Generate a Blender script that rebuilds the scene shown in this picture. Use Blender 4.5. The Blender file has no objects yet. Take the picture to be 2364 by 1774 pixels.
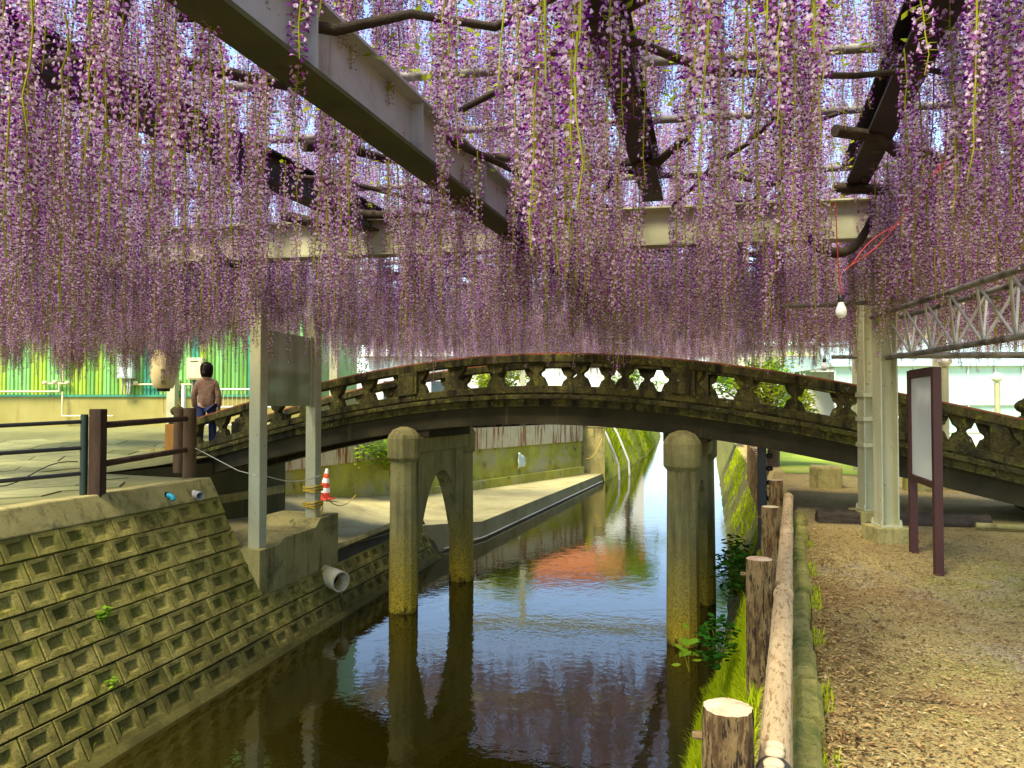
import bpy, math, random
from mathutils import Vector, Matrix
random.seed(7)
R = math.radians
sc = bpy.context.scene
col = sc.collection
# ---------------------------------------------------------------- camera, sky, sun, exposure
H = 1.55
TH = R(20.9)
PITCH = math.atan(43 / 1700)
cam = bpy.data.cameras.new('camera'); cam.lens = 25.89; cam.sensor_width = 36; cam.clip_start = 0.05; cam.clip_end = 2000
co = bpy.data.objects.new('camera', cam); col.objects.link(co)
co.location = (0, 0, H); co.rotation_euler = (R(90) + PITCH, 0, TH)
sc.camera = co
W = bpy.data.worlds.new('World'); sc.world = W; W.use_nodes = True
wn = W.node_tree.nodes; bgn = wn['Background']
sky = wn.new('ShaderNodeTexSky'); sky.sky_type = 'NISHITA'; sky.sun_disc = False
SUN_EL, SUN_AZ = R(58), R(200)
sky.sun_elevation = SUN_EL; sky.sun_rotation = SUN_AZ; sky.air_density = 1.0; sky.dust_density = 0.9; sky.ozone_density = 1.0
W.node_tree.links.new(sky.outputs[0], bgn.inputs[0]); bgn.inputs[1].default_value = 0.13
sl = bpy.data.lights.new('sun', 'SUN'); sl.energy = 3.2; sl.angle = R(18); sl.color = (1.0, 0.90, 0.70)
so = bpy.data.objects.new('sun', sl); col.objects.link(so)
sd = Vector((math.sin(SUN_AZ) * math.cos(SUN_EL), math.cos(SUN_AZ) * math.cos(SUN_EL), math.sin(SUN_EL)))
so.rotation_euler = sd.to_track_quat('Z', 'Y').to_euler(); so.location = (0, -5, 20)
vs = sc.view_settings; vs.view_transform = 'Standard'; vs.look = 'None'; vs.gamma = 1; vs.exposure = 1.85; vs.use_curve_mapping = False
sc.cycles.use_denoising = True; sc.cycles.max_bounces = 8; sc.cycles.transparent_max_bounces = 8
sc.cycles.caustics_reflective = False; sc.cycles.caustics_refractive = False

# ---------------------------------------------------------------- helpers
CT, ST = math.cos(TH), math.sin(TH)
def c2w(x, y, z=0.0): return Vector((CT * x - ST * y, ST * x + CT * y, z))   # metres right / ahead of the camera -> world
def w2c(t, s): return (CT * t + ST * s, -ST * t + CT * s)
def lerp(a, b, k): return a + (b - a) * k
def poly(x, pts):
    if x <= pts[0][0]: return pts[0][1]
    for (a, p), (b, q) in zip(pts, pts[1:]):
        if x <= b: return lerp(p, q, (x - a) / (b - a))
    return pts[-1][1]
def hsh(i, j):
    n = math.sin(i * 127.1 + j * 311.7) * 43758.5453
    return n - math.floor(n)
def vnoise(x, y):
    i, j = math.floor(x), math.floor(y); fx, fy = x - i, y - j
    fx = fx * fx * (3 - 2 * fx); fy = fy * fy * (3 - 2 * fy)
    return lerp(lerp(hsh(i, j), hsh(i + 1, j), fx), lerp(hsh(i, j + 1), hsh(i + 1, j + 1), fx), fy)

class MB:
    def __init__(s): s.v = []; s.f = []; s.m = []; s.sm = []
    def add(s, vs_, fs, mi=0, smooth=False):
        b = len(s.v); s.v += [tuple(p) for p in vs_]
        for f in fs: s.f.append(tuple(b + i for i in f)); s.m.append(mi); s.sm.append(smooth)
        return s
    def box(s, x0, x1, y0, y1, z0, z1, mi=0, M=None):
        p = [Vector((x, y, z)) for z in (z0, z1) for y in (y0, y1) for x in (x0, x1)]
        if M is not None: p = [M @ q for q in p]
        return s.add(p, [(0, 2, 3, 1), (4, 5, 7, 6), (0, 1, 5, 4), (2, 6, 7, 3), (0, 4, 6, 2), (1, 3, 7, 5)], mi)
    def tube(s, pts, r, n=8, mi=0, cap=True, smooth=True):
        pts = [Vector(p) for p in pts]; rs = r if isinstance(r, (list, tuple)) else [r] * len(pts)
        vv = []; ff = []; ref = None
        for i, p in enumerate(pts):
            d = (pts[min(i + 1, len(pts) - 1)] - pts[max(i - 1, 0)]).normalized()
            if ref is None: ref = d.orthogonal().normalized()
            a = (ref - d * ref.dot(d)).normalized(); b = d.cross(a); ref = a
            for k in range(n):
                w = 2 * math.pi * k / n; vv.append(p + (a * math.cos(w) + b * math.sin(w)) * rs[i])
        for i in range(len(pts) - 1):
            for k in range(n):
                k2 = (k + 1) % n; ff.append((i * n + k, i * n + k2, (i + 1) * n + k2, (i + 1) * n + k))
        s.add(vv, ff, mi, smooth)
        if cap:
            s.add(vv[:n], [tuple(reversed(range(n)))], mi); s.add(vv[-n:], [tuple(range(n))], mi)
        return s
    def lathe(s, prof, c=(0, 0, 0), n=24, mi=0, smooth=True):
        vv = []; ff = []; m = len(prof)
        for r, z in prof:
            for k in range(n):
                w = 2 * math.pi * k / n; vv.append((c[0] + r * math.cos(w), c[1] + r * math.sin(w), c[2] + z))
        for i in range(m - 1):
            for k in range(n):
                k2 = (k + 1) % n; ff.append((i * n + k, i * n + k2, (i + 1) * n + k2, (i + 1) * n + k))
        s.add(vv, ff, mi, smooth)
        s.add(vv[:n], [tuple(reversed(range(n)))], mi); s.add(vv[-n:], [tuple(range(n))], mi)
        return s
    def prism(s, pl, f0, f1, mi=0):       # polygon pl, mapped by f0 / f1 to its two faces
        n = len(pl); a = [f0(p) for p in pl]; b = [f1(p) for p in pl]
        s.add(a + b, [tuple(range(n)), tuple(reversed(range(n, 2 * n)))] + [(i, n + i, n + (i + 1) % n, (i + 1) % n) for i in range(n)], mi)
        return s
    def strip(s, n, fn, mi=0, smooth=False):   # fn(i) -> closed ring of points; a lofted body
        rings = [[Vector(p) for p in fn(i)] for i in range(n)]; m = len(rings[0])
        vv = [p for r in rings for p in r]; ff = []
        for i in range(n - 1):
            for k in range(m):
                k2 = (k + 1) % m; ff.append((i * m + k, (i + 1) * m + k, (i + 1) * m + k2, i * m + k2))
        s.add(vv, ff, mi, smooth)
        s.add(rings[0], [tuple(range(m))], mi); s.add(rings[-1], [tuple(reversed(range(m)))], mi)
        return s
    def grid(s, us, vs_, fn, mi=0, smooth=True):
        vv = [fn(u, v) for u in us for v in vs_]; n = len(vs_)
        s.add(vv, [(i * n + j, (i + 1) * n + j, (i + 1) * n + j + 1, i * n + j + 1) for i in range(len(us) - 1) for j in range(n - 1)], mi, smooth)
        return s
    def mesh(s, name, mats):
        me = bpy.data.meshes.new(name); me.from_pydata(s.v, [], s.f)
        for m_ in (mats if isinstance(mats, (list, tuple)) else [mats]): me.materials.append(m_)
        me.polygons.foreach_set('material_index', s.m); me.polygons.foreach_set('use_smooth', s.sm); me.update()
        return me
def link(name, me, parent=None, loc=None, rot=None, scale=None):
    o = bpy.data.objects.new(name, me); col.objects.link(o)
    if parent is not None: o.parent = parent
    if loc is not None: o.location = loc
    if rot is not None: o.rotation_euler = rot
    if scale is not None: o.scale = scale
    return o
def obj(name, mb, mats, parent=None, bev=0, fix=True, **k):
    me = mb.mesh(name, mats)
    if fix:
        import bmesh
        bm = bmesh.new(); bm.from_mesh(me); bmesh.ops.recalc_face_normals(bm, faces=bm.faces); bm.to_mesh(me); bm.free()
    o = link(name, me, parent, **k)
    if bev:
        b = o.modifiers.new('bevel', 'BEVEL'); b.width = bev; b.segments = 2; b.limit_method = 'ANGLE'
    return o
def tag(o, label=None, cat=None, group=None, kind=None):
    if label: o['label'] = label
    if cat: o['category'] = cat
    if group: o['group'] = group
    if kind: o['kind'] = kind
    return o
def thing(name, label, cat, loc=(0, 0, 0), rz=0, group=None):
    o = bpy.data.objects.new(name, None); col.objects.link(o); o.location = loc; o.rotation_euler = (0, 0, rz); o.empty_display_size = .1
    return tag(o, label, cat, group)

# ---------------------------------------------------------------- materials
def nt_new(name):
    m = bpy.data.materials.new(name); m.use_nodes = True; nt = m.node_tree
    return m, nt, nt.nodes['Principled BSDF']
def coords(nt, stretch=(1, 1, 1), rand=True):
    tc = nt.nodes.new('ShaderNodeTexCoord'); mp = nt.nodes.new('ShaderNodeMapping'); mp.inputs['Scale'].default_value = stretch
    nt.links.new(tc.outputs['Object'], mp.inputs['Vector'])
    if rand:
        oi = nt.nodes.new('ShaderNodeObjectInfo'); ml = nt.nodes.new('ShaderNodeMath'); ml.operation = 'MULTIPLY'; ml.inputs[1].default_value = 37
        nt.links.new(oi.outputs['Random'], ml.inputs[0]); nt.links.new(ml.outputs[0], mp.inputs['Location'])
    return mp.outputs[0]
def noise(nt, vec, scale, detail=5, rough=.6, dist=0):
    n = nt.nodes.new('ShaderNodeTexNoise'); n.inputs['Scale'].default_value = scale; n.inputs['Detail'].default_value = detail
    n.inputs['Roughness'].default_value = rough; n.inputs['Distortion'].default_value = dist
    nt.links.new(vec, n.inputs['Vector']); return n.outputs[0]
def ramp(nt, fac, stops):
    r = nt.nodes.new('ShaderNodeValToRGB'); e = r.color_ramp.elements
    while len(e) < len(stops): e.new(.5)
    for x, (p, c) in zip(e, stops): x.position = p; x.color = (*c, 1) if len(c) == 3 else c
    nt.links.new(fac, r.inputs[0]); return r.outputs[0]
def mixc(nt, fac, a, b):
    m = nt.nodes.new('ShaderNodeMix'); m.data_type = 'RGBA'
    for sock, v in ((m.inputs[0], fac), (m.inputs[6], a), (m.inputs[7], b)):
        if isinstance(v, tuple): sock.default_value = (*v, 1)
        elif isinstance(v, (int, float)): sock.default_value = v
        else: nt.links.new(v, sock)
    return m.outputs[2]
def bump(nt, p, h, strength=.4, dist=.01):
    b = nt.nodes.new('ShaderNodeBump'); b.inputs['Strength'].default_value = strength; b.inputs['Distance'].default_value = dist
    nt.links.new(h, b.inputs['Height']); nt.links.new(b.outputs[0], p.inputs['Normal'])
BW = ((.0, (0, 0, 0)), (1., (1, 1, 1)))
def surf(name, c1, c2, scale=4, rough=.85, bs=.5, bd=.01, patch=None, streak=None, speck=None, stretch=(1, 1, 1), fine=60, metal=0, spec=.3):
    """two-tone weathered surface; patch=(colour, scale, lo, hi) blotches; streak=(colour, lo, hi) vertical runs; speck=(colour, scale, lo, hi)"""
    m, nt, p = nt_new(name); v = coords(nt, stretch)
    c = ramp(nt, noise(nt, v, scale, 7, .65), ((.3, c1), (.7, c2)))
    if patch:
        for pc, ps, lo, hi in (patch if isinstance(patch, list) else [patch]):
            k = ramp(nt, noise(nt, v, ps, 8, .7, .3), ((lo, (0, 0, 0)), (hi, (1, 1, 1)))); c = mixc(nt, k, c, pc)
    if streak:
        v2 = coords(nt, (6, 6, .5)); k = ramp(nt, noise(nt, v2, 1.3, 6, .6), ((streak[1], (0, 0, 0)), (streak[2], (1, 1, 1)))); c = mixc(nt, k, c, streak[0])
    if speck:
        k = ramp(nt, noise(nt, v, speck[1], 3, .8), ((speck[2], (0, 0, 0)), (speck[3], (1, 1, 1)))); c = mixc(nt, k, c, speck[0])
    nt.links.new(c, p.inputs['Base Color']); p.inputs['Roughness'].default_value = rough; p.inputs['Metallic'].default_value = metal
    p.inputs['Specular IOR Level'].default_value = spec
    if bs: bump(nt, p, noise(nt, v, fine, 6, .75), bs, bd)
    return m
def plain(name, c, rough=.5, metal=0, var=.15, spec=.4):
    return surf(name, tuple(x * (1 - var) for x in c), tuple(min(1, x * (1 + var)) for x in c), 3, rough, .12, .002, metal=metal, spec=spec)
def petal(name, c1, c2, trans=.45):
    m, nt, p = nt_new(name)
    oi = nt.nodes.new('ShaderNodeObjectInfo'); g = nt.nodes.new('ShaderNodeNewGeometry')
    c = mixc(nt, g.outputs['Random Per Island'], c1, c2)
    d = nt.nodes.new('ShaderNodeBsdfDiffuse'); t = nt.nodes.new('ShaderNodeBsdfTranslucent'); mx = nt.nodes.new('ShaderNodeMixShader'); mx.inputs[0].default_value = trans
    nt.links.new(c, d.inputs[0]); nt.links.new(c, t.inputs[0]); nt.links.new(d.outputs[0], mx.inputs[1]); nt.links.new(t.outputs[0], mx.inputs[2])
    nt.links.new(mx.outputs[0], nt.nodes['Material Output'].inputs[0]); return m

M = {}
M['block'] = surf('mossy_block', (.26, .215, .045), (.44, .375, .09), 5, .95, 1, .02, patch=[((.13, .125, .014), 2.6, .47, .62), ((.52, .43, .07), 4, .60, .70)], speck=((.045, .040, .010), 48, .54, .66), fine=70)
def wall_damp(m, z0, z1, colr):
    nt = m.node_tree; p = nt.nodes['Principled BSDF']; src = p.inputs['Base Color'].links[0].from_socket
    g = nt.nodes.new('ShaderNodeNewGeometry'); sp_ = nt.nodes.new('ShaderNodeSeparateXYZ'); nt.links.new(g.outputs['Position'], sp_.inputs[0])
    nz = noise(nt, g.outputs['Position'], 2.2, 6, .7); ma = nt.nodes.new('ShaderNodeMath'); ma.operation = 'MULTIPLY_ADD'; nt.links.new(nz, ma.inputs[0]); ma.inputs[1].default_value = 1.0; nt.links.new(sp_.outputs[2], ma.inputs[2])
    mr = nt.nodes.new('ShaderNodeMapRange'); nt.links.new(ma.outputs[0], mr.inputs[0]); mr.inputs[1].default_value = z0; mr.inputs[2].default_value = z1; mr.inputs[3].default_value = .85; mr.inputs[4].default_value = 0
    nb_ = ramp(nt, noise(nt, g.outputs['Position'], .9, 7, .65), ((.45, (0, 0, 0)), (.62, (.75, .75, .75))))
    c = mixc(nt, nb_, src, (.15, .14, .022)); nt.links.new(mixc(nt, mr.outputs[0], c, colr), p.inputs['Base Color'])
def tone_by_piece(m, lo, hi):
    nt = m.node_tree; p = nt.nodes['Principled BSDF']; src = p.inputs['Base Color'].links[0].from_socket
    oi = nt.nodes.new('ShaderNodeObjectInfo'); mr = nt.nodes.new('ShaderNodeMapRange'); nt.links.new(oi.outputs['Random'], mr.inputs[0]); mr.inputs[3].default_value = lo; mr.inputs[4].default_value = hi
    hv = nt.nodes.new('ShaderNodeHueSaturation'); nt.links.new(mr.outputs[0], hv.inputs['Value']); nt.links.new(src, hv.inputs['Color']); nt.links.new(hv.outputs[0], p.inputs['Base Color'])
tone_by_piece(M['block'], .68, 1.2)
wall_damp(M['block'], -1.15, -.72, (.06, .055, .008))
M['joint'] = surf('joint_dark', (.03, .028, .014), (.06, .05, .022), 8)
M['concrete'] = surf('old_concrete', (.24, .205, .062), (.40, .345, .125), 2.2, .92, .5, .008, patch=((.11, .10, .03), 1.6, .52, .68), streak=((.09, .075, .028), .55, .72), speck=((.05, .045, .02), 40, .6, .7))
M['quay'] = surf('quay_concrete', (.27, .24, .10), (.40, .36, .17), 1.1, .9, .35, .006, patch=((.20, .17, .07), .8, .5, .7), speck=((.12, .10, .05), 50, .62, .72))
M['stone'] = surf('bridge_stone', (.042, .036, .008), (.115, .098, .022), 5, .95, 1, .02, patch=[((.018, .015, .005), 2.4, .47, .66), ((.15, .15, .012), 7, .55, .66), ((.42, .38, .20), 9, .63, .70)], streak=((.010, .008, .003), .50, .66), speck=((.015, .013, .008), 26, .56, .64), fine=38)
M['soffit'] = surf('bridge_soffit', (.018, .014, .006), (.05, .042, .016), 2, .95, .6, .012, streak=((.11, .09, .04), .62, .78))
M['pier'] = surf('pier_concrete', (.19, .165, .055), (.31, .27, .095), 3, .9, .6, .008, streak=((.12, .10, .035), .5, .7), speck=((.06, .05, .02), 50, .58, .68))
def pier_algae(m):
    nt = m.node_tree; p = nt.nodes['Principled BSDF']; src = p.inputs['Base Color'].links[0].from_socket
    tc = nt.nodes.new('ShaderNodeTexCoord'); sp_ = nt.nodes.new('ShaderNodeSeparateXYZ'); nt.links.new(tc.outputs['Object'], sp_.inputs[0])
    nz = noise(nt, tc.outputs['Object'], 5, 6, .7); ma = nt.nodes.new('ShaderNodeMath'); ma.operation = 'MULTIPLY_ADD'; nt.links.new(nz, ma.inputs[0]); ma.inputs[1].default_value = 1.1; nt.links.new(sp_.outputs[2], ma.inputs[2])
    mr = nt.nodes.new('ShaderNodeMapRange'); nt.links.new(ma.outputs[0], mr.inputs[0]); mr.inputs[1].default_value = -.95; mr.inputs[2].default_value = .35; mr.inputs[3].default_value = 1; mr.inputs[4].default_value = 0
    al = ramp(nt, noise(nt, tc.outputs['Object'], 45, 4, .8), ((.42, (.16, .10, .004)), (.55, (.56, .41, .025))))
    c = mixc(nt, mr.outputs[0], src, al)
    mr2 = nt.nodes.new('ShaderNodeMapRange'); nt.links.new(ma.outputs[0], mr2.inputs[0]); mr2.inputs[1].default_value = -1.16; mr2.inputs[2].default_value = -.98; mr2.inputs[3].default_value = 1; mr2.inputs[4].default_value = 0
    nt.links.new(mixc(nt, mr2.outputs[0], c, (.03, .022, .004)), p.inputs['Base Color'])
pier_algae(M['pier'])
M['algae'] = surf('pier_waterline_algae', (.36, .27, .035), (.48, .38, .08), 7, .95, 1, .02, speck=((.10, .07, .01), 34, .5, .6), fine=50)
M['moss'] = surf('mossy_wall', (.22, .22, .03), (.42, .42, .06), 1.4, .95, .8, .02, patch=[((.36, .33, .17), 1.1, .5, .62), ((.05, .05, .015), 1.9, .58, .7)], speck=((.40, .46, .05), 9, .62, .74))
M['brightmoss'] = surf('bright_moss', (.36, .38, .02), (.58, .56, .05), 3, .95, 1, .05, patch=[((.24, .20, .07), 2.2, .52, .64), ((.50, .44, .20), 1.3, .58, .68), ((.12, .13, .02), 6, .56, .66)], fine=14)
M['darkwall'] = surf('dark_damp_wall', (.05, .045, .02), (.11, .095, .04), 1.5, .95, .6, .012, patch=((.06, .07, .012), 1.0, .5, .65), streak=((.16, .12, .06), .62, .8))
M['rust'] = surf('rust_streaked', (.44, .40, .22), (.56, .50, .30), 3, .9, .3, .006, streak=((.22, .07, .015), .5, .6))
M['bank'] = surf('bank_earth', (.085, .08, .02), (.17, .16, .035), 3, 1, 1, .03, patch=((.20, .24, .03), 2.5, .5, .62), speck=((.04, .03, .015), 14, .58, .68), fine=22)
M['gravel'] = surf('ground_litter', (.44, .33, .10), (.60, .47, .17), .9, 1, 1, .03, patch=[((.42, .38, .08), .8, .52, .66), ((.40, .26, .085), 1.1, .52, .66), ((.52, .44, .26), .7, .57, .68), ((.26, .16, .055), 10, .55, .66)], speck=((.12, .07, .025), 60, .50, .62), fine=90)
M['paving'] = surf('paving_slab', (.18, .18, .068), (.25, .245, .10), 1.5, .8, .4, .006, patch=((.15, .155, .05), 1.2, .5, .7))
tone_by_piece(M['paving'], .8, 1.15)
M['grout'] = surf('paving_grout', (.14, .135, .045), (.19, .185, .065), 3)
M['lawn'] = surf('lawn', (.16, .26, .02), (.34, .42, .04), .8, 1, .8, .03, patch=((.40, .36, .08), .3, .52, .7))
M['kerb'] = surf('kerb_moss', (.17, .15, .03), (.29, .255, .06), 5, .95, .9, .012, patch=((.10, .12, .015), 3, .5, .62), speck=((.05, .045, .02), 34, .56, .66))
M['bark'] = surf('bark', (.17, .105, .034), (.33, .22, .085), 20, .95, 1, .035, stretch=(1, 1, .2), patch=((.10, .055, .018), 26, .50, .56), speck=((.035, .018, .006), 44, .54, .60), fine=48)
M['railbark'] = surf('rail_bark', (.34, .24, .115), (.50, .38, .20), 8, .9, .9, .012, stretch=(1, .25, 1), speck=((.20, .12, .045), 48, .52, .62), fine=55)
M['cut'] = surf('cut_wood', (.42, .33, .18), (.58, .46, .28), 6, .9, .4, .006, patch=((.34, .19, .12), 6, .48, .62))
M['logdark'] = surf('dark_log', (.030, .016, .009), (.075, .042, .022), 7, .9, .9, .015, stretch=(1, 1, .25))
M['logmid'] = surf('brown_log', (.07, .042, .018), (.15, .09, .04), 7, .9, .9, .015, stretch=(1, 1, .25))
M['orange'] = surf('orange_brown_wood', (.22, .10, .016), (.36, .17, .03), 6, .9, .5, .01, stretch=(1, 1, .3))
M['blackpipe'] = plain('black_pipe', (.012, .013, .013), .45)
M['greenpost'] = plain('dark_green_post', (.018, .035, .02), .5)
M['steel'] = surf('painted_steel', (.36, .36, .20), (.47, .46, .28), 2.5, .55, .15, .002, streak=((.28, .22, .11), .58, .76), speck=((.12, .06, .025), 14, .66, .70), spec=.4)
M['steelgrey'] = surf('grey_steel', (.34, .34, .35), (.44, .44, .45), 2, .55, .15, .002, patch=((.24, .23, .23), 1.5, .52, .7), streak=((.20, .15, .10), .60, .78), speck=((.12, .07, .04), 12, .66, .70), spec=.4)
M['olive'] = surf('dark_olive_steel', (.045, .05, .018), (.09, .095, .035), 2, .7, .2, .003, patch=((.03, .022, .012), 1.2, .55, .7))  # olive tone for the main beam's underside, darker than its web
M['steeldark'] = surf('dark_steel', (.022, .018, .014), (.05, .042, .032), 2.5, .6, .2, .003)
M['pipe'] = surf('grey_pipe', (.36, .36, .33), (.50, .50, .46), 5, .5, .15, .002, patch=((.20, .17, .12), 4, .55, .68))
M['pipe2'] = surf('weathered_pipe', (.16, .15, .12), (.30, .29, .25), 5, .6, .15, .002, patch=((.07, .055, .035), 4, .5, .62))
M['white'] = plain('white_paint', (.75, .75, .71), .45)
M['vinyl'] = surf('drain_pipe_plastic', (.55, .50, .30), (.66, .62, .42), 5, .4, .15, .003, patch=((.46, .36, .08), 3, .52, .66))
M['maroon'] = plain('maroon_frame', (.045, .011, .008), .5)
M['boardface'] = plain('board_face', (.66, .70, .66), .14, var=.04, spec=.6)
M['boardback'] = surf('notice_panel', (.20, .25, .10), (.38, .42, .27), .9, .12, .05, .002, stretch=(4, 4, .5), spec=.7)
M['cone'] = plain('cone_red', (.72, .06, .03), .5); M['conewhite'] = plain('cone_white', (.8, .78, .74), .5); M['yellow'] = plain('yellow_plastic', (.78, .62, .02), .5)
M['blue'] = plain('blue_pipe', (.02, .36, .46), .4); M['dark'] = plain('dark_hole', (.006, .006, .005), .9)
M['greenA'] = surf('sheet_green', (.14, .34, .06), (.20, .42, .09), 2, .45, .1, .002, streak=((.10, .16, .04), .58, .75)); M['greenB'] = surf('sheet_yellowgreen', (.26, .40, .03), (.33, .46, .05), 2, .45, .1, .002, streak=((.16, .20, .03), .58, .75))
M['greenC'] = plain('sheet_teal', (.04, .27, .16), .45, var=.2); M['greenD'] = surf('sheet_lightgreen', (.17, .42, .10), (.24, .50, .15), 2, .45, .1, .002, streak=((.10, .22, .06), .58, .75))
M['plinth'] = surf('plinth_concrete', (.25, .22, .055), (.34, .30, .09), 1.2, .9, .3, .006, streak=((.26, .20, .05), .56, .74))
M['cream'] = plain('cream_box', (.66, .58, .32), .5); M['palebox'] = plain('pale_box', (.52, .62, .52), .5)
M['paper'] = surf('lantern_paper', (.50, .40, .19), (.60, .50, .27), 3, .8, .1, .003)
M['ink'] = plain('ink', (.02, .016, .012), .8)
M['skin'] = plain('skin', (.52, .30, .20), .6, var=.05); M['hair'] = plain('hair', (.010, .008, .007), .8, spec=.1)
M['jacket'] = surf('tan_jacket', (.25, .15, .095), (.36, .23, .15), 9, .95, 1, .03, fine=16, patch=((.18, .10, .06), 5, .52, .64)); M['jeans'] = surf('jeans', (.018, .03, .09), (.035, .05, .13), 12, .9, .3, .004)
M['red'] = plain('red_cable', (.45, .03, .02), .5); M['bulb'] = plain('bulb_white', (.82, .82, .76), .25, var=.03)
M['rope'] = plain('pale_rope', (.60, .56, .42), .9); M['chain'] = plain('yellow_chain', (.60, .40, .03), .45)
M['redline'] = surf('red_brown_capping', (.20, .055, .018), (.32, .10, .035), 6, .8, .3, .005)
M['glasspane'] = plain('glasshouse_glass', (.36, .52, .46), .08, var=.12, spec=.8); M['alu'] = plain('aluminium', (.60, .62, .60), .4)
M['orangetile'] = surf('orange_cladding', (.62, .19, .07), (.74, .27, .11), 3, .7, .2, .004); M['house'] = surf('pale_render', (.60, .58, .52), (.70, .68, .62), 1, .9, .2, .004)
M['window'] = plain('window_glass', (.05, .07, .08), .08, spec=.8)
M['trunk'] = surf('tree_bark', (.07, .05, .03), (.14, .10, .06), 8, .95, .8, .02)
M['vine'] = surf('vine_bark', (.030, .022, .014), (.085, .062, .036), 9, .95, .9, .015)
M['leafY'] = petal('leaf_yellowgreen', (.36, .40, .02), (.22, .32, .02), .5); M['leafG'] = petal('leaf_green', (.012, .06, .006), (.03, .11, .010), .3); M['leafL'] = petal('leaf_lightgreen', (.16, .34, .02), (.30, .44, .03), .45)
M['grass'] = petal('grass_blade', (.30, .44, .008), (.52, .56, .015), .45)
M['pet1'] = petal('petal_pale', (.95, .80, .90), (.80, .54, .80), .62); M['pet2'] = petal('petal_violet', (.27, .020, .38), (.12, .008, .20), .42)
M['pet3'] = petal('petal_lilac', (.58, .21, .60), (.40, .10, .46), .5); M['pet4'] = petal('petal_withered', (.20, .085, .075), (.10, .03, .06), .3)
M['stemY'] = petal('stem_yellowgreen', (.40, .40, .03), (.26, .30, .03), .3)
M['litA'] = petal('litter_tan', (.46, .33, .13), (.28, .16, .06), .2); M['litB'] = petal('litter_brown', (.14, .075, .03), (.07, .035, .016), .1); M['litC'] = petal('litter_petal', (.52, .44, .22), (.40, .30, .14), .3)

def water_mat():
    m, nt, p = nt_new('canal_water')
    p.inputs['Base Color'].default_value = (.014, .0115, .001, 1); p.inputs['Roughness'].default_value = .015; p.inputs['IOR'].default_value = 1.40
    p.inputs['Specular IOR Level'].default_value = 1.0
    v = coords(nt, (1, 1, 1), False)
    a = noise(nt, v, 3.2, 4, .55, .4); b = noise(nt, v, 11, 3, .5)
    ad = nt.nodes.new('ShaderNodeMath'); ad.operation = 'MULTIPLY_ADD'; nt.links.new(b, ad.inputs[0]); ad.inputs[1].default_value = .3; nt.links.new(a, ad.inputs[2])
    bump(nt, p, ad.outputs[0], .16, .02)
    return m
M['water'] = water_mat()

# ---------------------------------------------------------------- terrain
ZW = -1.65
WALL = [(-6, -4.504), (14.4, -6.985)]          # waterline of the left wall: s -> t
BATTER = .56
def wall_t(s, z): return poly(s, WALL) - BATTER * (z - ZW)
LEDGE = [(-6, 0), (7.99, 0)]
def left_edge(s):
    if s <= 7.99: return wall_t(s, .5) - .02
    return poly(s, [(8.0, -9.6), (12.3, -9.6), (12.4, -10.7), (19, -10.5), (28.5, -7.95), (30, -8.0), (45, -9.2), (70, -12.5), (200, -45)])
def zl(t, s):
    y = w2c(t, s)[1]; k = min(1, max(0, (y - 10.5) / 8)); return .5 + .45 * k * k * (3 - 2 * k)
RW = [(-6, -.9), (10, -1.05), (13, -1.2), (19, -1.75), (30, -2.9), (60, -6), (120, -16), (200, -36)]
def zr(t, s):
    k = min(1, max(0, (s - 5.5) / 3.5)); return .12 * k * k * (3 - 2 * k)
ss = [-8, -4, 0, 2, 3, 4, 5, 6, 7, 7.99, 8.0, 9, 10, 11, 12, 12.3, 12.4, 13, 14.5, 16, 19, 22, 25, 28.5, 30, 36, 45, 58, 70, 110, 200, 400]
mb = MB(); mb.grid(ss, [0, .4, 1, 2, 3.5, 5, 7, 10, 14, 20, 40, 300], lambda s, d: (left_edge(s) - d, s, zl(left_edge(s) - d, s)))
o = tag(obj('left_ground', mb, M['grout'], fix=False), kind='structure')
mb = MB(); rs = [-8, -4, -2, 0, 1, 2, 3, 4, 5, 6, 7, 8, 9, 10, 11, 12, 13, 16, 19, 24, 30, 40, 60, 90, 120, 200, 400]
def rgr(s, d):
    e = poly(s, RW) + .80
    if d < .01: return (e, s, -.16)
    if d < .3: return (e + .24, s, -.14)
    return (e + d, s, zr(0, s) - .003)
mb.grid(rs, [0, .25, .33, 1, 2, 3, 4, 5, 6, 8, 11, 15, 25, 50, 300], rgr)
obj('right_ground', mb, M['gravel'], fix=False)['kind'] = 'structure'
# lawn beyond the bridge on both banks
mb = MB(); mb.grid([16, 18, 22, 26, 30, 40, 60, 90, 200], [1.3, 3, 6, 10, 15, 25, 60], lambda s, d: (poly(s, RW) + d, s, zr(0, s) + .006)); obj('lawn', mb, M['lawn'], fix=False)['kind'] = 'structure'
mb = MB(); mb.grid([31, 36, 45, 58, 70, 110, 200], [.3, 3, 6, 10, 20, 60], lambda s, d: (left_edge(s) - d, s, zl(left_edge(s) - d, s) + .006)); obj('lawn', mb, M['lawn'], fix=False)['kind'] = 'structure'
# canal bed + water
mb = MB(); mb.add([(-400, -60, -2.6), (400, -60, -2.6), (400, 500, -2.6), (-400, 500, -2.6)], [(0, 1, 2, 3)]); obj('canal_bed', mb, M['joint'], fix=False)['kind'] = 'structure'
mb = MB(); mb.add([(-60, -10, ZW), (1, -10, ZW), (1, 30, ZW), (-1, 400, ZW), (-120, 400, ZW), (-60, 30, ZW)], [(0, 1, 2, 3, 4, 5)]); obj('water', mb, M['water'], fix=False)['kind'] = 'structure'
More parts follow.
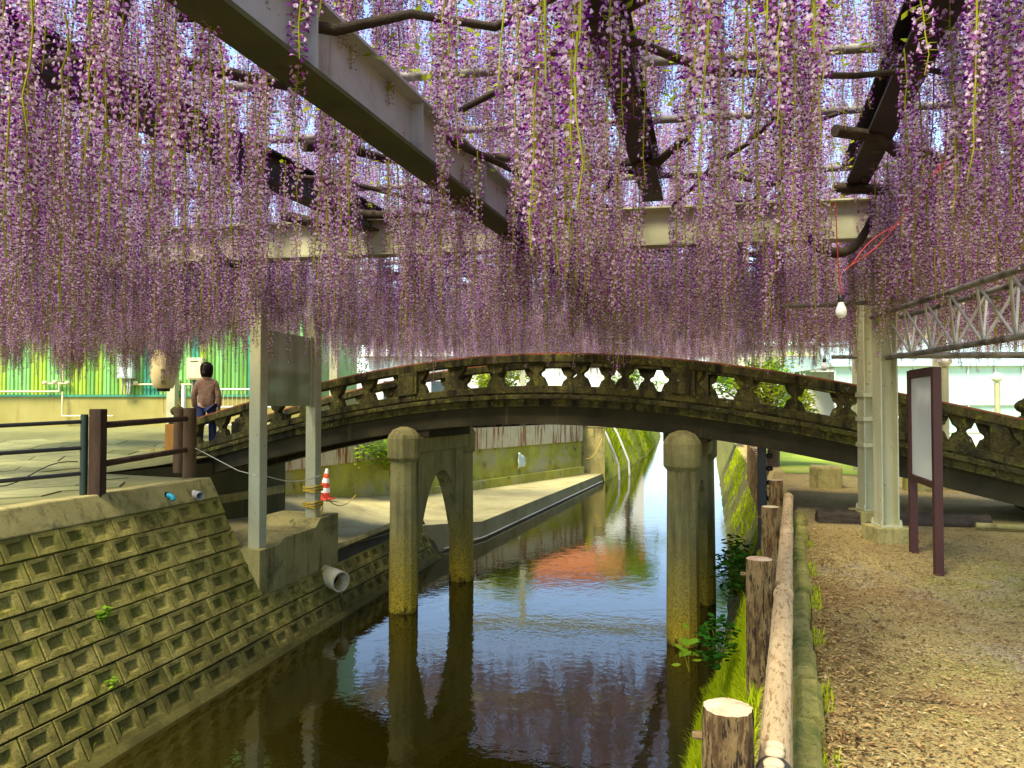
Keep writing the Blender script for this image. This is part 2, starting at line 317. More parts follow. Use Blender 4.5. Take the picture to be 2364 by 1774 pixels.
# right bank
def bankp(s, k):
    e = poly(s, RW); n = (vnoise(s * 2.3, k * 9) - .5) * .09 * (1 if .02 < k < .98 else 0)
    return (e + .80 * (k ** .8) + n, s, lerp(-1.9, -.16, k) + n * .6)
mb = MB(); mb.grid([-8 + .3 * i for i in range(130)] + [31 + 6 * i for i in range(30)], [i / 9 for i in range(10)], bankp); obj('right_bank', mb, M['bank'], fix=False)['kind'] = 'structure'
# far left bank wall
mb = MB(); mb.grid([29.2, 30, 36, 45, 58, 70, 110, 200], [0, .3, .7, 1], lambda s, k: (left_edge(s) + .9 * (1 - k), s, lerp(-1.9, zl(left_edge(s), s) + .01, k))); obj('mossy_bank', mb, M['brightmoss'], fix=False)['kind'] = 'structure'
# quay: a concrete landing that slopes down to the water behind the ledge
def qz(s): return poly(s, [(7.9, -.72), (9.8, -.80), (13.5, -.98), (16, -1.24), (29.5, -1.33)])
def qz2(t, s): return qz(s) + .19 * max(0, -8.2 - t) * min(1, max(0, (21 - s) / 6))
def qedge(s): return poly(s, [(7.9, wall_t(7.9, -.72)), (13.5, wall_t(13.5, -.98)), (14.4, -7.12), (16, -6.86), (29.5, -7.25)])
mb = MB(); qs = [7.9, 8.6, 9.8, 11, 12.2, 13.5, 14.3, 16, 18, 20, 22, 25, 28.6, 29.4]
def qpt(s, k):
    t = lerp(qedge(s), min(left_edge(max(s, 8.01)) - .1, qedge(s) - .1), k); return (t, s, qz2(t, s))
mb.grid(qs, [0, .03, .3, .5, .75, 1], qpt)
mb.grid([s for s in qs if s > 13.4], [0, 1], lambda s, k: (qedge(s) + .002 + .05 * (1 - k), s, lerp(-2.3, qz(s), k)))
q = tag(obj('quay', mb, M['quay'], fix=False), kind='structure')
mb = MB(); mb.tube([(qedge(s) + .06, s, ZW + .05) for s in (14.4, 16, 18, 22, 26, 29)], .018, 6); obj('edge_pipe', mb, M['pipe'], q)
mb = MB(); mb.tube([(-7.62, 8.25, -.68), (-7.85, 9.2, -.70), (-8.15, 10.6, -.74)], .035, 8); tag(obj('white_drainpipe', mb, M['white']), 'white plastic pipe lying on the landing behind the ledge', 'pipe')
# mossy wall behind the quay with a parapet band
wl = [(-10.75, 12.35), (-10.55, 19), (-7.95, 28.6)]
root = thing('mossy_wall', 'mossy concrete wall behind the sloping landing with rust streaked parapet', 'wall')
def wallstrip(name, pts, z0, z1, th, mat, off=0):
    m_ = MB()
    for (a, b) in zip(pts, pts[1:]):
        a, b = Vector((*a, 0)), Vector((*b, 0)); d = (b - a).normalized(); n = Vector((d.y, -d.x, 0))
        m_.prism([(0, 0), ((b - a).length, 0), ((b - a).length, 1), (0, 1)], lambda p: a + d * p[0] + n * off + Vector((0, 0, lerp(z0, z1, p[1]))), lambda p: a + d * p[0] + n * (off - th) + Vector((0, 0, lerp(z0, z1, p[1]))))
    return obj(name, m_, mat, root)
wallstrip('wall_face', wl, -1.7, .02, .3, M['moss'])
wallstrip('parapet', wl, .02, .72, .25, M['rust'], .06)
wallstrip('footing', wl[1:], -1.7, -1.0, .3, M['moss'], .14)
root = thing('end_wall', 'grey concrete wing wall closing the far end of the landing', 'wall')
wallstrip('wall_face', [(-8.9, 28.9), (-7.15, 29.3)], -1.9, .55, .35, M['concrete'])
wallstrip('coping', [(-8.9, 28.9), (-7.1, 29.32)], .55, .65, .42, M['concrete'], .03)
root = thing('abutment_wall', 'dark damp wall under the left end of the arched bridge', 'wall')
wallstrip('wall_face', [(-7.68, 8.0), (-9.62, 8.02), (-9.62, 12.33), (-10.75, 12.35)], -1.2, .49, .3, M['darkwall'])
wallstrip('ledge_course', [(-9.6, 8.4), (-9.6, 12.2)], -.25, -.1, .1, M['concrete'], .06)

for (t, s, lb) in ((-7.05, 30.2, 'pale bent downpipe reaching into the water beside the end wall'), (-7.0, 32.0, 'pale downpipe on the mossy bank behind the bent one')):
    mb = MB(); mb.tube([(t - .9, s, .45), (t - .45, s, .5), (t - .25, s, .2), (t + .25, s, -1.0), (t + .3, s, -1.9)], .05, 10); tag(obj('downpipe', mb, M['pipe']), lb, 'pipe')
root = thing('blue_sheet', 'crumpled pale blue plastic sheet tied to the mossy wall', 'plastic sheet', (-9.12, 24.3, -.75))
mb = MB(); mb.grid([i / 6 for i in range(7)], [i / 5 for i in range(6)], lambda u, v: (.14 + .10 * vnoise(u * 5, v * 4), u * .7 - .3 + .1 * v, v * .55 * (1 - .5 * u) + .06 * vnoise(u * 7, v * 7))); sh = obj('sheet', mb, M['palebox'], root, fix=False); sh.modifiers.new('thick', 'SOLIDIFY').thickness = .01
# ---------------------------------------------------------------- retaining wall of hollow-faced blocks
rw = thing('retaining_wall', 'mossy sloping canal wall built of concrete blocks with recessed faces', 'wall')
a0 = Vector((-5.55, 2.6, ZW)); a1 = Vector((-6.45, 10.0, ZW)); A = (a1 - a0).normalized()
hn = Vector((-A.y, A.x, 0)); UP = (hn * BATTER + Vector((0, 0, 1))).normalized(); NO = A.cross(UP).normalized()
if NO.x < 0: NO = -NO
BWX, BHY = .34, .242
def block_mesh(name, w, h, vmat, jit):
    r = random.Random(jit * 3 + 1); g = .007; x0, x1, y0, y1 = g, w - g, g, h - g; d = .030
    fx, fy = .074, .056; ix0, ix1, iy0, iy1 = fx, w - fx, fy + .012, h - fy + .006
    j = lambda: r.uniform(-.009, .009)
    O = [(x0, y0), (x1, y0), (x1, y1), (x0, y1)]; I = [(ix0 + j(), iy0 + j()), (ix1 + j(), iy0 + j()), (ix1 + j(), iy1 + j()), (ix0 + j(), iy1 + j())]
    B = [(ix0 + .012, iy0 + .028), (ix1 - .026, iy0 + .028), (ix1 - .026, iy1 - .006), (ix0 + .012, iy1 - .006)]
    V = [(x, y, 0 + j() * .5) for x, y in O] + [(x, y, 0.002) for x, y in I] + [(x, y, -d) for x, y in B] + [(x, y, -.1) for x, y in O] + [(x + (.006 if i in (0, 3) else -.006), y + (.006 if i < 2 else -.006), .008) for i, (x, y) in enumerate(O)]
    Fc = []
    for k in range(4):
        k2 = (k + 1) % 4
        Fc += [(16 + k, 16 + k2, 4 + k2, 4 + k), (4 + k, 4 + k2, 8 + k2, 8 + k), (k, 16 + k, 16 + k2, k2)[::-1], (12 + k, k, k2, 12 + k2)[::-1]]
    Fc.append((8, 9, 10, 11)); m_ = MB(); m_.add(V, Fc); return m_.mesh(name, vmat)
bms = [block_mesh('block', BWX, BHY, M['block'], i) for i in range(9)]
bend = {}
B4 = Matrix((A.to_4d(), UP.to_4d(), NO.to_4d(), (0, 0, 0, 1))).transposed(); B4[3] = (0, 0, 0, 1)
for i in range(3): B4[i][3] = 0
BR = B4.to_euler()
if B4.to_3x3().determinant() < 0: print('LEFT HANDED')
tone = random.Random(5)
def put_block(u, v, w=None):
    me = tone.choice(bms)
    o = link('block', me, rw, loc=a0 + A * u + UP * v + NO * (.012 + tone.uniform(-.006, .006)), rot=BR)
    if w: o.scale = (w / BWX, 1, 1)
ULEN = 12.2
def z_of(v): return ZW + v * UP.z
u_end = 5.47
for row in range(-1, 9):
    v = .02 + row * BHY; off = (row % 2) * BWX / 2 - .5
    u = off
    while u < 11.2:
        zt = z_of(v + BHY)
        lim = u_end if zt > -.86 else 11.2
        if u + BWX <= lim + .05: put_block(u, v)
        elif u < lim - .08: put_block(u, v, lim - u)
        u += BWX
mb = MB()
def wpt(u, v, d): return a0 + A * u + UP * v + NO * d
mb.strip(2, lambda i: [wpt((-2.5, u_end)[i], -.4, -.05), wpt((-2.5, u_end)[i], 2.47, -.05), wpt((-2.5, u_end)[i], 2.47, -.5), wpt((-2.5, u_end)[i], -.4, -.5)])
mb.strip(2, lambda i: [wpt((u_end, 11.6)[i], -.4, -.05), wpt((u_end, 11.6)[i], 1.0, -.05), wpt((u_end, 11.6)[i], 1.0, -.5), wpt((u_end, 11.6)[i], -.4, -.5)])
obj('backing', mb, M['joint'], rw)
mb = MB()
for (ua, ub) in ((-2.5, 2.1), (2.108, 4.75), (4.76, u_end)):
    mb.strip(2, lambda i: [wpt((ua, ub)[i], 2.195, .03), wpt((ua, ub)[i], 2.49, .035), wpt((ua, ub)[i], 2.49, .0) + Vector((-.30, -.03, -.0)), wpt((ua, ub)[i], 2.195, -.25)])
obj('coping', mb, M['concrete'], rw, bev=.015)
mb = MB(); mb.strip(2, lambda i: [wpt((7.3, 11.5)[i], .93, .03), wpt((7.3, 11.5)[i], 1.02, .02), wpt((7.3, 11.5)[i], 1.02, -.25), wpt((7.3, 11.5)[i], .9, -.25)]); obj('coping', mb, M['concrete'], rw, bev=.01)
mb = MB(); mb.strip(12, lambda i: [wpt(-2 + i * 1.2, -.2, .10 + .02 * (i % 2)), wpt(-2 + i * 1.2, .035, .075), wpt(-2 + i * 1.2, .035, -.1), wpt(-2 + i * 1.2, -.2, -.1)]); obj('footing', mb, M['block'], rw)
# the ledge that carries the two posts
ldg = [(5.42, -.40), (5.9, -.40), (6.02, -.335), (6.9, -.335), (7.05, -.22), (7.62, -.22)]
mb = MB()
def ledge_ring(i):
    u, z = ldg[i]; f = wpt(u, (-.86 - ZW) / UP.z, .06); b = Vector((f.x, f.y, z))
    f.z -= .2; return [f, b, b + Vector((-1.0, -.12, 0)), f + Vector((-1.0, -.12, 0))]
mb.strip(len(ldg), ledge_ring); obj('post_ledge', mb, M['concrete'], rw, bev=.012)
# drain pipes in the wall
root = thing('drain_pipe', 'cream drain pipe sticking out of the block wall with a trickle of water', 'pipe', wpt(7.12, .60, 0))
e = Vector((.93, -.36, -.06)).normalized(); p0 = Vector((0, 0, 0)) - e * .25
mb = MB(); ring = []
mb.tube([p0, e * .34], .155, 28, 0, cap=False); mb.tube([e * .34, e * .3405], [.155, .135], 28, 0, cap=False); mb.tube([e * .0, e * .3405], .135, 28, 0, cap=False); obj('pipe_wall', mb, M['vinyl'], root, fix=False)
mb = MB(); mb.tube([e * .05, e * .06], .135, 24); obj('pipe_bore', mb, M['dark'], root)
mb = MB(); tip = e * .33 + Vector((0, 0, -.138)); mb.tube([tip, tip + Vector((.03, -.01, -.10)), tip + Vector((.04, -.015, -.3)), tip + Vector((.045, -.015, ZW - root.location.z - tip.z))], [.012, .010, .008, .010], 6); obj('water_trickle', mb, M['water'], root)
root = thing('drain_stub', 'short grey plastic drain stub in the coping of the block wall', 'pipe', wpt(5.05, 2.30, .03))
mb = MB(); mb.tube([(-.1, .02, 0), (.13, -.05, -.02)], .055, 18, cap=False); mb.tube([(.13, -.05, -.02), (.1303, -.0501, -.02)], [.055, .046], 18, cap=False); mb.tube([(-.02, .0, 0), (.13, -.05, -.02)], .046, 18, cap=False); obj('pipe_wall', mb, M['pipe'], root, fix=False)
mb = MB(); mb.tube([(.02, -.01, 0), (.03, -.01, 0)], .046, 18); obj('pipe_bore', mb, M['dark'], root)
root = thing('blue_pipe_stub', 'blue plastic pipe elbow poking out of the wall coping', 'pipe', wpt(4.55, 2.34, .03))
mb = MB(); mb.tube([(-.06, 0, 0), (.03, 0, .005), (.08, .0, -.01), (.10, .0, -.05)], .032, 12); obj('elbow', mb, M['blue'], root)
mb = MB(); mb.tube([(-.05, 0, 0), (.015, 0, 0)], .045, 12); obj('collar', mb, M['dark'], root)

# ---------------------------------------------------------------- paving on the left bank
pv = bpy.data.objects.new('paved_path', None); col.objects.link(pv); pv['kind'] = 'structure'
rp = random.Random(11)
gx, gy = .62, .5; pts = {}
for i in range(-1, 16):
    for j in range(-1, 24): pts[i, j] = (-6.9 - i * gx + rp.uniform(-.17, .17) + (j % 2) * .25, 2.2 + j * gy + rp.uniform(-.13, .13))
npv = 0
for i in range(0, 15):
    for j in range(0, 23):
        q4 = [pts[i, j], pts[i + 1, j], pts[i + 1, j + 1], pts[i, j + 1]]
        cx = sum(p[0] for p in q4) / 4; cy = sum(p[1] for p in q4) / 4
        if any(p[0] > left_edge(p[1]) - .38 for p in q4) or w2c(cx, cy)[1] > 15 or (cy > 9.7 and cx > -10.4): continue
        q4 = [(lerp(p[0], cx, .045), lerp(p[1], cy, .045)) for p in q4]; h = rp.uniform(.012, .022)
        m_ = MB(); z = zl(cx, cy); zz = [zl(*p) for p in q4]
        m_.add([(p[0], p[1], k - .02) for p, k in zip(q4, zz)] + [(p[0], p[1], k + h) for p, k in zip(q4, zz)], [(4, 5, 6, 7), (0, 1, 5, 4), (1, 2, 6, 5), (2, 3, 7, 6), (3, 0, 4, 7)])
        obj('paving_stone', m_, M['paving'], pv); npv += 1

# ---------------------------------------------------------------- arched stone bridge
br = thing('arched_bridge', 'dark mossy arched stone footbridge over the canal with pierced balustrade', 'bridge')
BC = -3.52
def zt(t):
    d2 = (t - BC) ** 2; return 2.27 - .030 * d2 / (1 + .0054 * d2)
T0, T1 = -10.28, 2.85
def curved(name, parent, mat, t0, t1, s0, s1, o0, o1, n=40, bev=0):
    m_ = MB(); m_.strip(n, lambda i: [(lerp(t0, t1, i / (n - 1)), s0, zt(lerp(t0, t1, i / (n - 1))) + o0), (lerp(t0, t1, i / (n - 1)), s0, zt(lerp(t0, t1, i / (n - 1))) + o1), (lerp(t0, t1, i / (n - 1)), s1, zt(lerp(t0, t1, i / (n - 1))) + o1), (lerp(t0, t1, i / (n - 1)), s1, zt(lerp(t0, t1, i / (n - 1))) + o0)])
    return obj(name, m_, mat, parent, bev=bev)
curved('deck', br, M['stone'], T0 - .3, T1 + .3, 10.36, 11.9, -.92, -.62)
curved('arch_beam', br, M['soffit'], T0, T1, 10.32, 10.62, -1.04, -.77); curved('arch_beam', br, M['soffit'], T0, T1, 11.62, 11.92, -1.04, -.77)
prof = [(-.135, 0), (-.13, .025), (-.09, .12), (-.07, .13), (-.045, .15), (-.038, .171), (-.045, .192), (-.07, .212), (-.09, .222), (-.13, .317), (-.135, .342)]
prof = prof + [(-x, z) for x, z in reversed(prof)]
def railing(s0, s1, face):
    rl = bpy.data.objects.new('railing', None); col.objects.link(rl); rl.parent = br
    a, b = s0, s1
    curved('top_rail', rl, M['stone'], T0, T1, a - .02, b + .02, -.130, -.012, bev=.012)
    curved('capping', rl, M['redline'], T0, T1, a + .0, b - .0, -.012, .008)
    curved('bottom_rail', rl, M['stone'], T0, T1, a, b, -.575, -.470, bev=.008)
    curved('fascia', rl, M['stone'], T0, T1, a + .03, b - .02, -.77, -.575)
    curved('fascia_moulding', rl, M['stone'], T0, T1, a - .035, a + .03, -.665, -.60, bev=.01) if face < 0 else curved('fascia_moulding', rl, M['stone'], T0, T1, b - .02, b + .035, -.665, -.60, bev=.01)
    posts = [T0 + .16, -5.64, -1.40, T1 - .16]
    for pt in posts:
        m_ = MB(); w = .16
        m_.strip(2, lambda i: [((pt - w, pt + w)[i], a - .025, zt((pt - w, pt + w)[i]) - .475), ((pt - w, pt + w)[i], a - .025, zt((pt - w, pt + w)[i]) - .125), ((pt - w, pt + w)[i], b + .025, zt((pt - w, pt + w)[i]) - .125), ((pt - w, pt + w)[i], b + .025, zt((pt - w, pt + w)[i]) - .475)])
        obj('railing_post', m_, M['stone'], rl, bev=.01)
    for pa, pb in zip(posts, posts[1:]):
        n = 7 if pa < -6 else 6; w = (pb - pa - .32) / n
        for k in range(n + 1):
            tb = pa + .16 + k * w
            sc_ = w / .62
            pl = [(x * sc_, z) for x, z in prof]
            if k == 0: pl = [(max(x, -.01), z) for x, z in pl]
            if k == n: pl = [(min(x, .01), z) for x, z in pl]
            dz = lambda p: Vector((tb + p[0], 0, zt(tb + p[0]) - .4705 + p[1]))
            m_ = MB(); m_.prism(pl, lambda p: dz(p) + Vector((0, a + .025, 0)), lambda p: dz(p) + Vector((0, b - .025, 0)))
            obj('baluster', m_, M['stone'], rl, bev=.006)
    for pt in (T0 - .12, T1 + .12):      # newels with an onion finial
        zb = zt(pt); m_ = MB(); m_.box(pt - .15, pt + .15, a - .06, b + .06, zb - 1.1, zb + .03); c = (pt, (a + b) / 2, zb + .03)
        nw = obj('newel', m_, M['orange'] if (pt < 0 and face < 0) else M['stone'], rl, bev=.02)
        m_ = MB(); m_.lathe([(.15, 0), (.14, .05), (.09, .08), (.05, .10), (.05, .14), (.10, .17), (.125, .22), (.12, .26), (.08, .30), (.03, .325), (.01, .35)], c, 20); obj('finial', m_, M['stone'], nw)
railing(10.2, 10.38, -1); railing(11.87, 12.05, 1)
# piers
for pt in (-5.64, -1.40):
    for ps in (10.08, 12.2):
        m_ = MB(); m_.lathe([(.225, -2.4), (.222, -1.2), (.205, .66)], (pt, ps, 0), 12, smooth=False); pr = obj('pier', m_, M['pier'], br, bev=.015)
        m_ = MB(); m_.lathe([(.205, .64), (.255, .70), (.255, 1.0), (.235, 1.05), (.17, 1.13), (.06, 1.175)], (pt, ps, 0), 16, smooth=False); obj('capital', m_, M['pier'], pr, bev=.01)
    n = 22; m_ = MB(); sA, sB = 10.22, 12.06; top = .98
    def arch(k):
        x = lerp(sA, sB, k); u = abs(2 * k - 1); return lerp(.42, -.75, u ** 2.6) if u < .985 else -2.0
    inner = [(lerp(sA + .08, sB - .08, i / n), (.42 - 1.25 * abs(2 * i / n - 1) ** 2.2)) for i in range(n + 1)]
    for i in range(n):
        (xa, za), (xb, zb) = inner[i], inner[i + 1]
        m_.add([(pt - .13, xa, za), (pt - .13, xb, zb), (pt - .13, xb, top), (pt - .13, xa, top)], [(0, 1, 2, 3)]); m_.add([(pt + .13, xa, za), (pt + .13, xb, zb), (pt + .13, xb, top), (pt + .13, xa, top)], [(3, 2, 1, 0)])
        m_.add([(pt - .13, xa, za), (pt + .13, xa, za), (pt + .13, xb, zb), (pt - .13, xb, zb)], [(0, 1, 2, 3)])
    m_.add([(pt - .13, inner[0][0], top), (pt + .13, inner[0][0], top), (pt + .13, inner[-1][0], top), (pt - .13, inner[-1][0], top)], [(0, 1, 2, 3)])
    obj('pier_arch', m_, M['pier'], br, fix=False)
    m_ = MB(); m_.box(pt - .2, pt + .2, sA, sB, .76, 1.0); obj('pier_beam', m_, M['pier'], br, bev=.015)
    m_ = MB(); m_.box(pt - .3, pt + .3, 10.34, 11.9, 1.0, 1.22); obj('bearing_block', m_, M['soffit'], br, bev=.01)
# bridge ends
m_ = MB(); m_.strip(2, lambda i: [((2.85, 5.5)[i], 10.2, -.3), ((2.85, 5.5)[i], 10.2, (.62, .13)[i]), ((2.85, 5.5)[i], 12.05, (.62, .13)[i]), ((2.85, 5.5)[i], 12.05, -.3)]); obj('approach_ramp', m_, M['stone'], br)
m_ = MB(); m_.strip(2, lambda i: [((-10.4, -11.9)[i], 10.2, .2), ((-10.4, -11.9)[i], 10.2, (.76, .62)[i]), ((-10.4, -11.9)[i], 12.05, (.76, .64)[i]), ((-10.4, -11.9)[i], 12.05, .2)]); obj('approach_ramp', m_, M['concrete'], br)

# ---------------------------------------------------------------- trellis of steel
tr = thing('wisteria_trellis', 'grey painted steel pergola of beams, pipes and columns carrying the wisteria', 'pergola')
def hbeam(name, p0, p1, h, w, mat, tf=.018, tw=.014):
    p0, p1 = Vector(p0), Vector(p1); d = (p1 - p0); L = d.length; d.normalize(); n = Vector((d.y, -d.x, 0)).normalized(); z = Vector((0, 0, 1))
    m_ = MB()
    def bx(a, b, c, e_): m_.add([p0 + d * l + n * x + z * y for l in (0, L) for (x, y) in ((a, c), (b, c), (b, e_), (a, e_))], [(0, 1, 2, 3), (7, 6, 5, 4), (0, 4, 5, 1), (1, 5, 6, 2), (2, 6, 7, 3), (3, 7, 4, 0)])
    bx(-w / 2, w / 2, 0, tf); bx(-w / 2, w / 2, h - tf, h); bx(-tw / 2, tw / 2, tf, h - tf)
    return obj(name, m_, mat, tr)
ZB = 3.20
def cl(x0, y0, x1, y1, z): return c2w(x0, y0, z), c2w(x1, y1, z)
# beams that run away from the camera
A_ = cl(-2.205 - .305 * 2, -2, -2.205 + .305 * 27, 27, ZB); mbm = hbeam('main_beam', *A_, .40, .22, M['steelgrey'])
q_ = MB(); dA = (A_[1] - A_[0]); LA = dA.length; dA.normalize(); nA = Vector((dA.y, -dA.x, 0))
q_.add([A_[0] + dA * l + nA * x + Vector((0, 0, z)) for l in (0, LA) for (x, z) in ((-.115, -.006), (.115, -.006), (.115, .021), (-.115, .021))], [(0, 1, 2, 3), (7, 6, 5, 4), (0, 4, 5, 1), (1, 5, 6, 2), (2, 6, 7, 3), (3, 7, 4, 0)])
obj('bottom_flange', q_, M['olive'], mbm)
for yy in (1.2, 2.45, 3.7, 4.95, 6.2):        # splice plates with bolts on the web
    c = c2w(-2.205 + .305 * yy, yy, ZB + .2); q_ = MB(); Mx = Matrix.Translation(c) @ Matrix.Rotation(math.atan2(dA.y, dA.x), 4, 'Z'); q_.box(-.006, .006, -.10, .10, -.17, .17, 0, Mx); obj('stiffener', q_, M['steelgrey'], mbm)
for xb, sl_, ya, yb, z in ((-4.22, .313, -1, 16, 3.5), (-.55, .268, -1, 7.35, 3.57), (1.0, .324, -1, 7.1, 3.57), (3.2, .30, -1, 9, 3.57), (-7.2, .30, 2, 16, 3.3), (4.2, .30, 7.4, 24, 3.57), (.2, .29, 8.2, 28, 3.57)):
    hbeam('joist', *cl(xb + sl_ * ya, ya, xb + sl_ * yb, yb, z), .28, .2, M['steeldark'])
# cross beams
for (x0, y0, x1, y1) in ((-11, 9.9, 10.5, 6.35), (-9, 14.9, 13, 11.9), (-4.5, 21.2, 14, 19.0), (-2, 28.0, 12, 26.4)):
    hbeam('cross_beam', *cl(x0, y0, x1, y1, ZB + .015), .41, .2, M['steel'])
rt = random.Random(3)
for k in range(9):
    y = 2.3 + k * 1.35 + rt.uniform(-.12, .12); z = 3.86 + rt.uniform(-.02, .05)
    m_ = MB(); m_.tube([c2w(-.72 * y - 2, y + .14 * (.72 * y + 2), z), c2w(.75 * y + 2, y - .14 * (.75 * y + 2), z)], .033, 8); obj('pipe', m_, M['pipe2'], tr)
for k in range(9):
    y = 15 + k * 1.5; m_ = MB(); m_.tube([c2w(-4.5, y + .6, 3.86), c2w(9.5, y - 1.4, 3.86)], .04, 6); obj('pipe', m_, M['pipe'], tr)
# columns
def hcol(t, s, z0, z1, w, rz, mat, plinth=True):
    m_ = MB(); Mx = Matrix.Translation((t, s, 0)) @ Matrix.Rotation(rz, 4, 'Z'); tf = .014
    m_.box(-w / 2, w / 2, -w / 2, -w / 2 + tf, z0, z1, 0, Mx); m_.box(-w / 2, w / 2, w / 2 - tf, w / 2, z0, z1, 0, Mx); m_.box(-.007, .007, -w / 2 + tf, w / 2 - tf, z0, z1, 0, Mx)
    c_ = obj('column', m_, mat, tr)
    if plinth:
        m_ = MB(); m_.box(-w * 1.0, w * 1.0, -w * 1.0, w * 1.0, z0 - .2, z0 - .005, 0, Mx); obj('plinth', m_, M['concrete'], c_, bev=.01)
        m_ = MB(); m_.box(-w * .62, w * .62, -w * .62, w * .62, z0 - .005, z0 + .012, 0, Mx); obj('base_plate', m_, M['steel'], c_)
        for bx_ in (-1, 1):
            for by_ in (-1, 1):
                m_ = MB(); p = Mx @ Vector((bx_ * w * .54, by_ * w * .54, z0 + .012)); m_.lathe([(.016, 0), (.016, .035), (.01, .036), (.01, .055)], p, 6, smooth=False); obj('bolt', m_, M['steel'], c_)
    return c_
hcol(.90, 8.62, .27, ZB, .18, TH + R(90), M['steel']); cB = hcol(.84, 9.82, .27, ZB, .18, TH + R(90), M['steel'])
for z in (1.02, 1.33, 1.62):
    m_ = MB(); m_.box(-.105, .105, -.105, .105, z, z + .05, 0, Matrix.Translation((.84, 9.82, 0)) @ Matrix.Rotation(TH, 4, 'Z')); obj('clamp_band', m_, M['steel'], cB)
def bcol(t, s, z0, z1, w, mat, rz=TH):
    m_ = MB(); m_.box(-w / 2, w / 2, -w / 2, w / 2, z0, z1, 0, Matrix.Translation((t, s, 0)) @ Matrix.Rotation(rz, 4, 'Z')); return obj('column', m_, mat, tr, bev=.012)
bcol(-6.77, 8.1, -.42, ZB, .175, M['steel'], R(5)); bcol(-6.98, 9.62, -.36, ZB, .175, M['steel'], R(5))
for (t, s, z0) in ((-10.78, 15.7, .5), (1.3, 17.2, .05), (2.9, 17.8, .05), (6.6, 15.5, .05), (8.6, 15.2, .05), (-1.0, 26, 0), (-9.5, 26, .5), (-13.5, 13.2, .5)):
    bcol(t, s, z0, ZB, .2, M['steel'])
# lattice girder from the near right column towards the camera
G0 = (3.95, 7.75); GD = (-.13, -1.0)
def gp(l, z, off=0): return c2w(G0[0] + GD[0] * l + off, G0[1] + GD[1] * l, z)
for z, off in ((2.02, 0), (2.45, -.16), (2.45, .16)):
    m_ = MB(); m_.tube([gp(0 if z < 2.5 else .1, z, off), gp(7.4, z, off)], .026, 10); obj('girder_chord', m_, M['pipe2'], tr)
for k in range(16):
    l0 = .15 + k * .46
    for off in (-.16, .16):
        m_ = MB(); m_.tube([gp(l0, 2.02), gp(l0 + .23, 2.45, off)], .011, 6); obj('girder_web', m_, M['pipe'], tr)
        m_ = MB(); m_.tube([gp(l0 + .23, 2.45, off), gp(l0 + .46, 2.02)], .011, 6); obj('girder_web', m_, M['pipe'], tr)
for (a_, b_) in (((4.0, 7.9, 2.06), (9.5, 7.2, 2.06)), ((4.0, 9.2, 2.12), (9.5, 8.9, 2.12)), ((3.0, 8.2, 2.62), (8.0, 6.9, 2.70))):
    m_ = MB(); m_.tube([c2w(*a_), c2w(*b_)], .024, 8); obj('brace_pipe', m_, M['pipe2'], tr)

# ---------------------------------------------------------------- wisteria
wv = thing('wisteria_vine', 'old wisteria with masses of hanging violet flower racemes spread over the pergola', 'wisteria', c2w(0, 12, 3.3))
WI = Matrix.Translation(-wv.location)
def raceme_mesh(name, L, n, seed, bare=.2):
    r = random.Random(seed); m_ = MB()
    wob = [(r.uniform(-.012, .012), r.uniform(-.012, .012)) for _ in range(8)]
    def st(k): i = min(6, int(k * 7)); f = k * 7 - i; return Vector((lerp(wob[i][0], wob[i + 1][0], f), lerp(wob[i][1], wob[i + 1][1], f), -k * L))
    m_.tube([st(k / 7) for k in range(8)], [.0045] * 4 + [.004, .0035, .003, .0018], 4, 3, cap=False)
    ang = r.uniform(0, 6)
    for i in range(n):
        k = .04 + .95 * (i + r.random() * .8) / n; ang += 2.4 + r.uniform(-.35, .35); c = st(k)
        o = Vector((math.cos(ang), math.sin(ang), 0)); tgt = Vector((-o.y, o.x, 0))
        live = 1 - bare; late = max(0, (k - live) / bare) if bare > 0 else 0
        pl = lerp(.038, .014, min(1, k * .55 + late * .6)) * r.uniform(.8, 1.25)
        d = (o + Vector((0, 0, r.uniform(-.35, .25)))).normalized(); e = c + d * pl
        m_.add([c, c + Vector((0, 0, -.0028)), e + Vector((0, 0, -.001)), e + Vector((0, 0, .0012))], [(0, 1, 2, 3)], 3 if r.random() < .35 else 4)
        if late > 0 and r.random() < .35 + .45 * late:      # bud only
            s_ = .0045; m_.add([e, e + d * .012 + tgt * s_, e + d * .012 - tgt * s_, e + d * .018 + Vector((0, 0, -.006))], [(0, 1, 3), (0, 3, 2)], r.choice((1, 4, 1, 2))); continue
        if r.random() < .12: continue
        s_ = r.uniform(.0085, .0130) * (1 - .35 * late)
        # standard petal: a bowed five-sided fan that opens upward and outward
        up = (Vector((0, 0, 1)) + o * r.uniform(.1, .7) + tgt * r.uniform(-.4, .4)).normalized(); sd_ = up.cross(d).normalized()
        b = e + d * .002; cen = b + up * s_ * .9 - d * .003
        fan = [b + sd_ * s_ * .35, b + sd_ * s_ * 1.0 + up * s_ * .75 + d * .004, b + up * s_ * 1.75 + sd_ * s_ * .45 - d * .004, b + up * s_ * 1.75 - sd_ * s_ * .45 - d * .004, b - sd_ * s_ * 1.0 + up * s_ * .75 + d * .004, b - sd_ * s_ * .35]
        mi = 0 if r.random() < .74 else 2
        m_.add([cen] + fan, [(0, 1, 2), (0, 2, 3), (0, 3, 4), (0, 4, 5), (0, 5, 6)], mi)
        # wings and keel
        k1 = e + d * s_ * 1.7 - Vector((0, 0, s_ * .5)); m_.add([e, e + d * s_ * .9 + sd_ * s_ * .42 - up * s_ * .1, k1, e + d * s_ * .9 - sd_ * s_ * .42 - up * s_ * .1, e + d * s_ * .8 - Vector((0, 0, s_ * .75))], [(0, 1, 2), (0, 2, 3), (0, 4, 2), (1, 4, 2), (3, 2, 4)], 1 if r.random() < .85 else 2)
    return m_
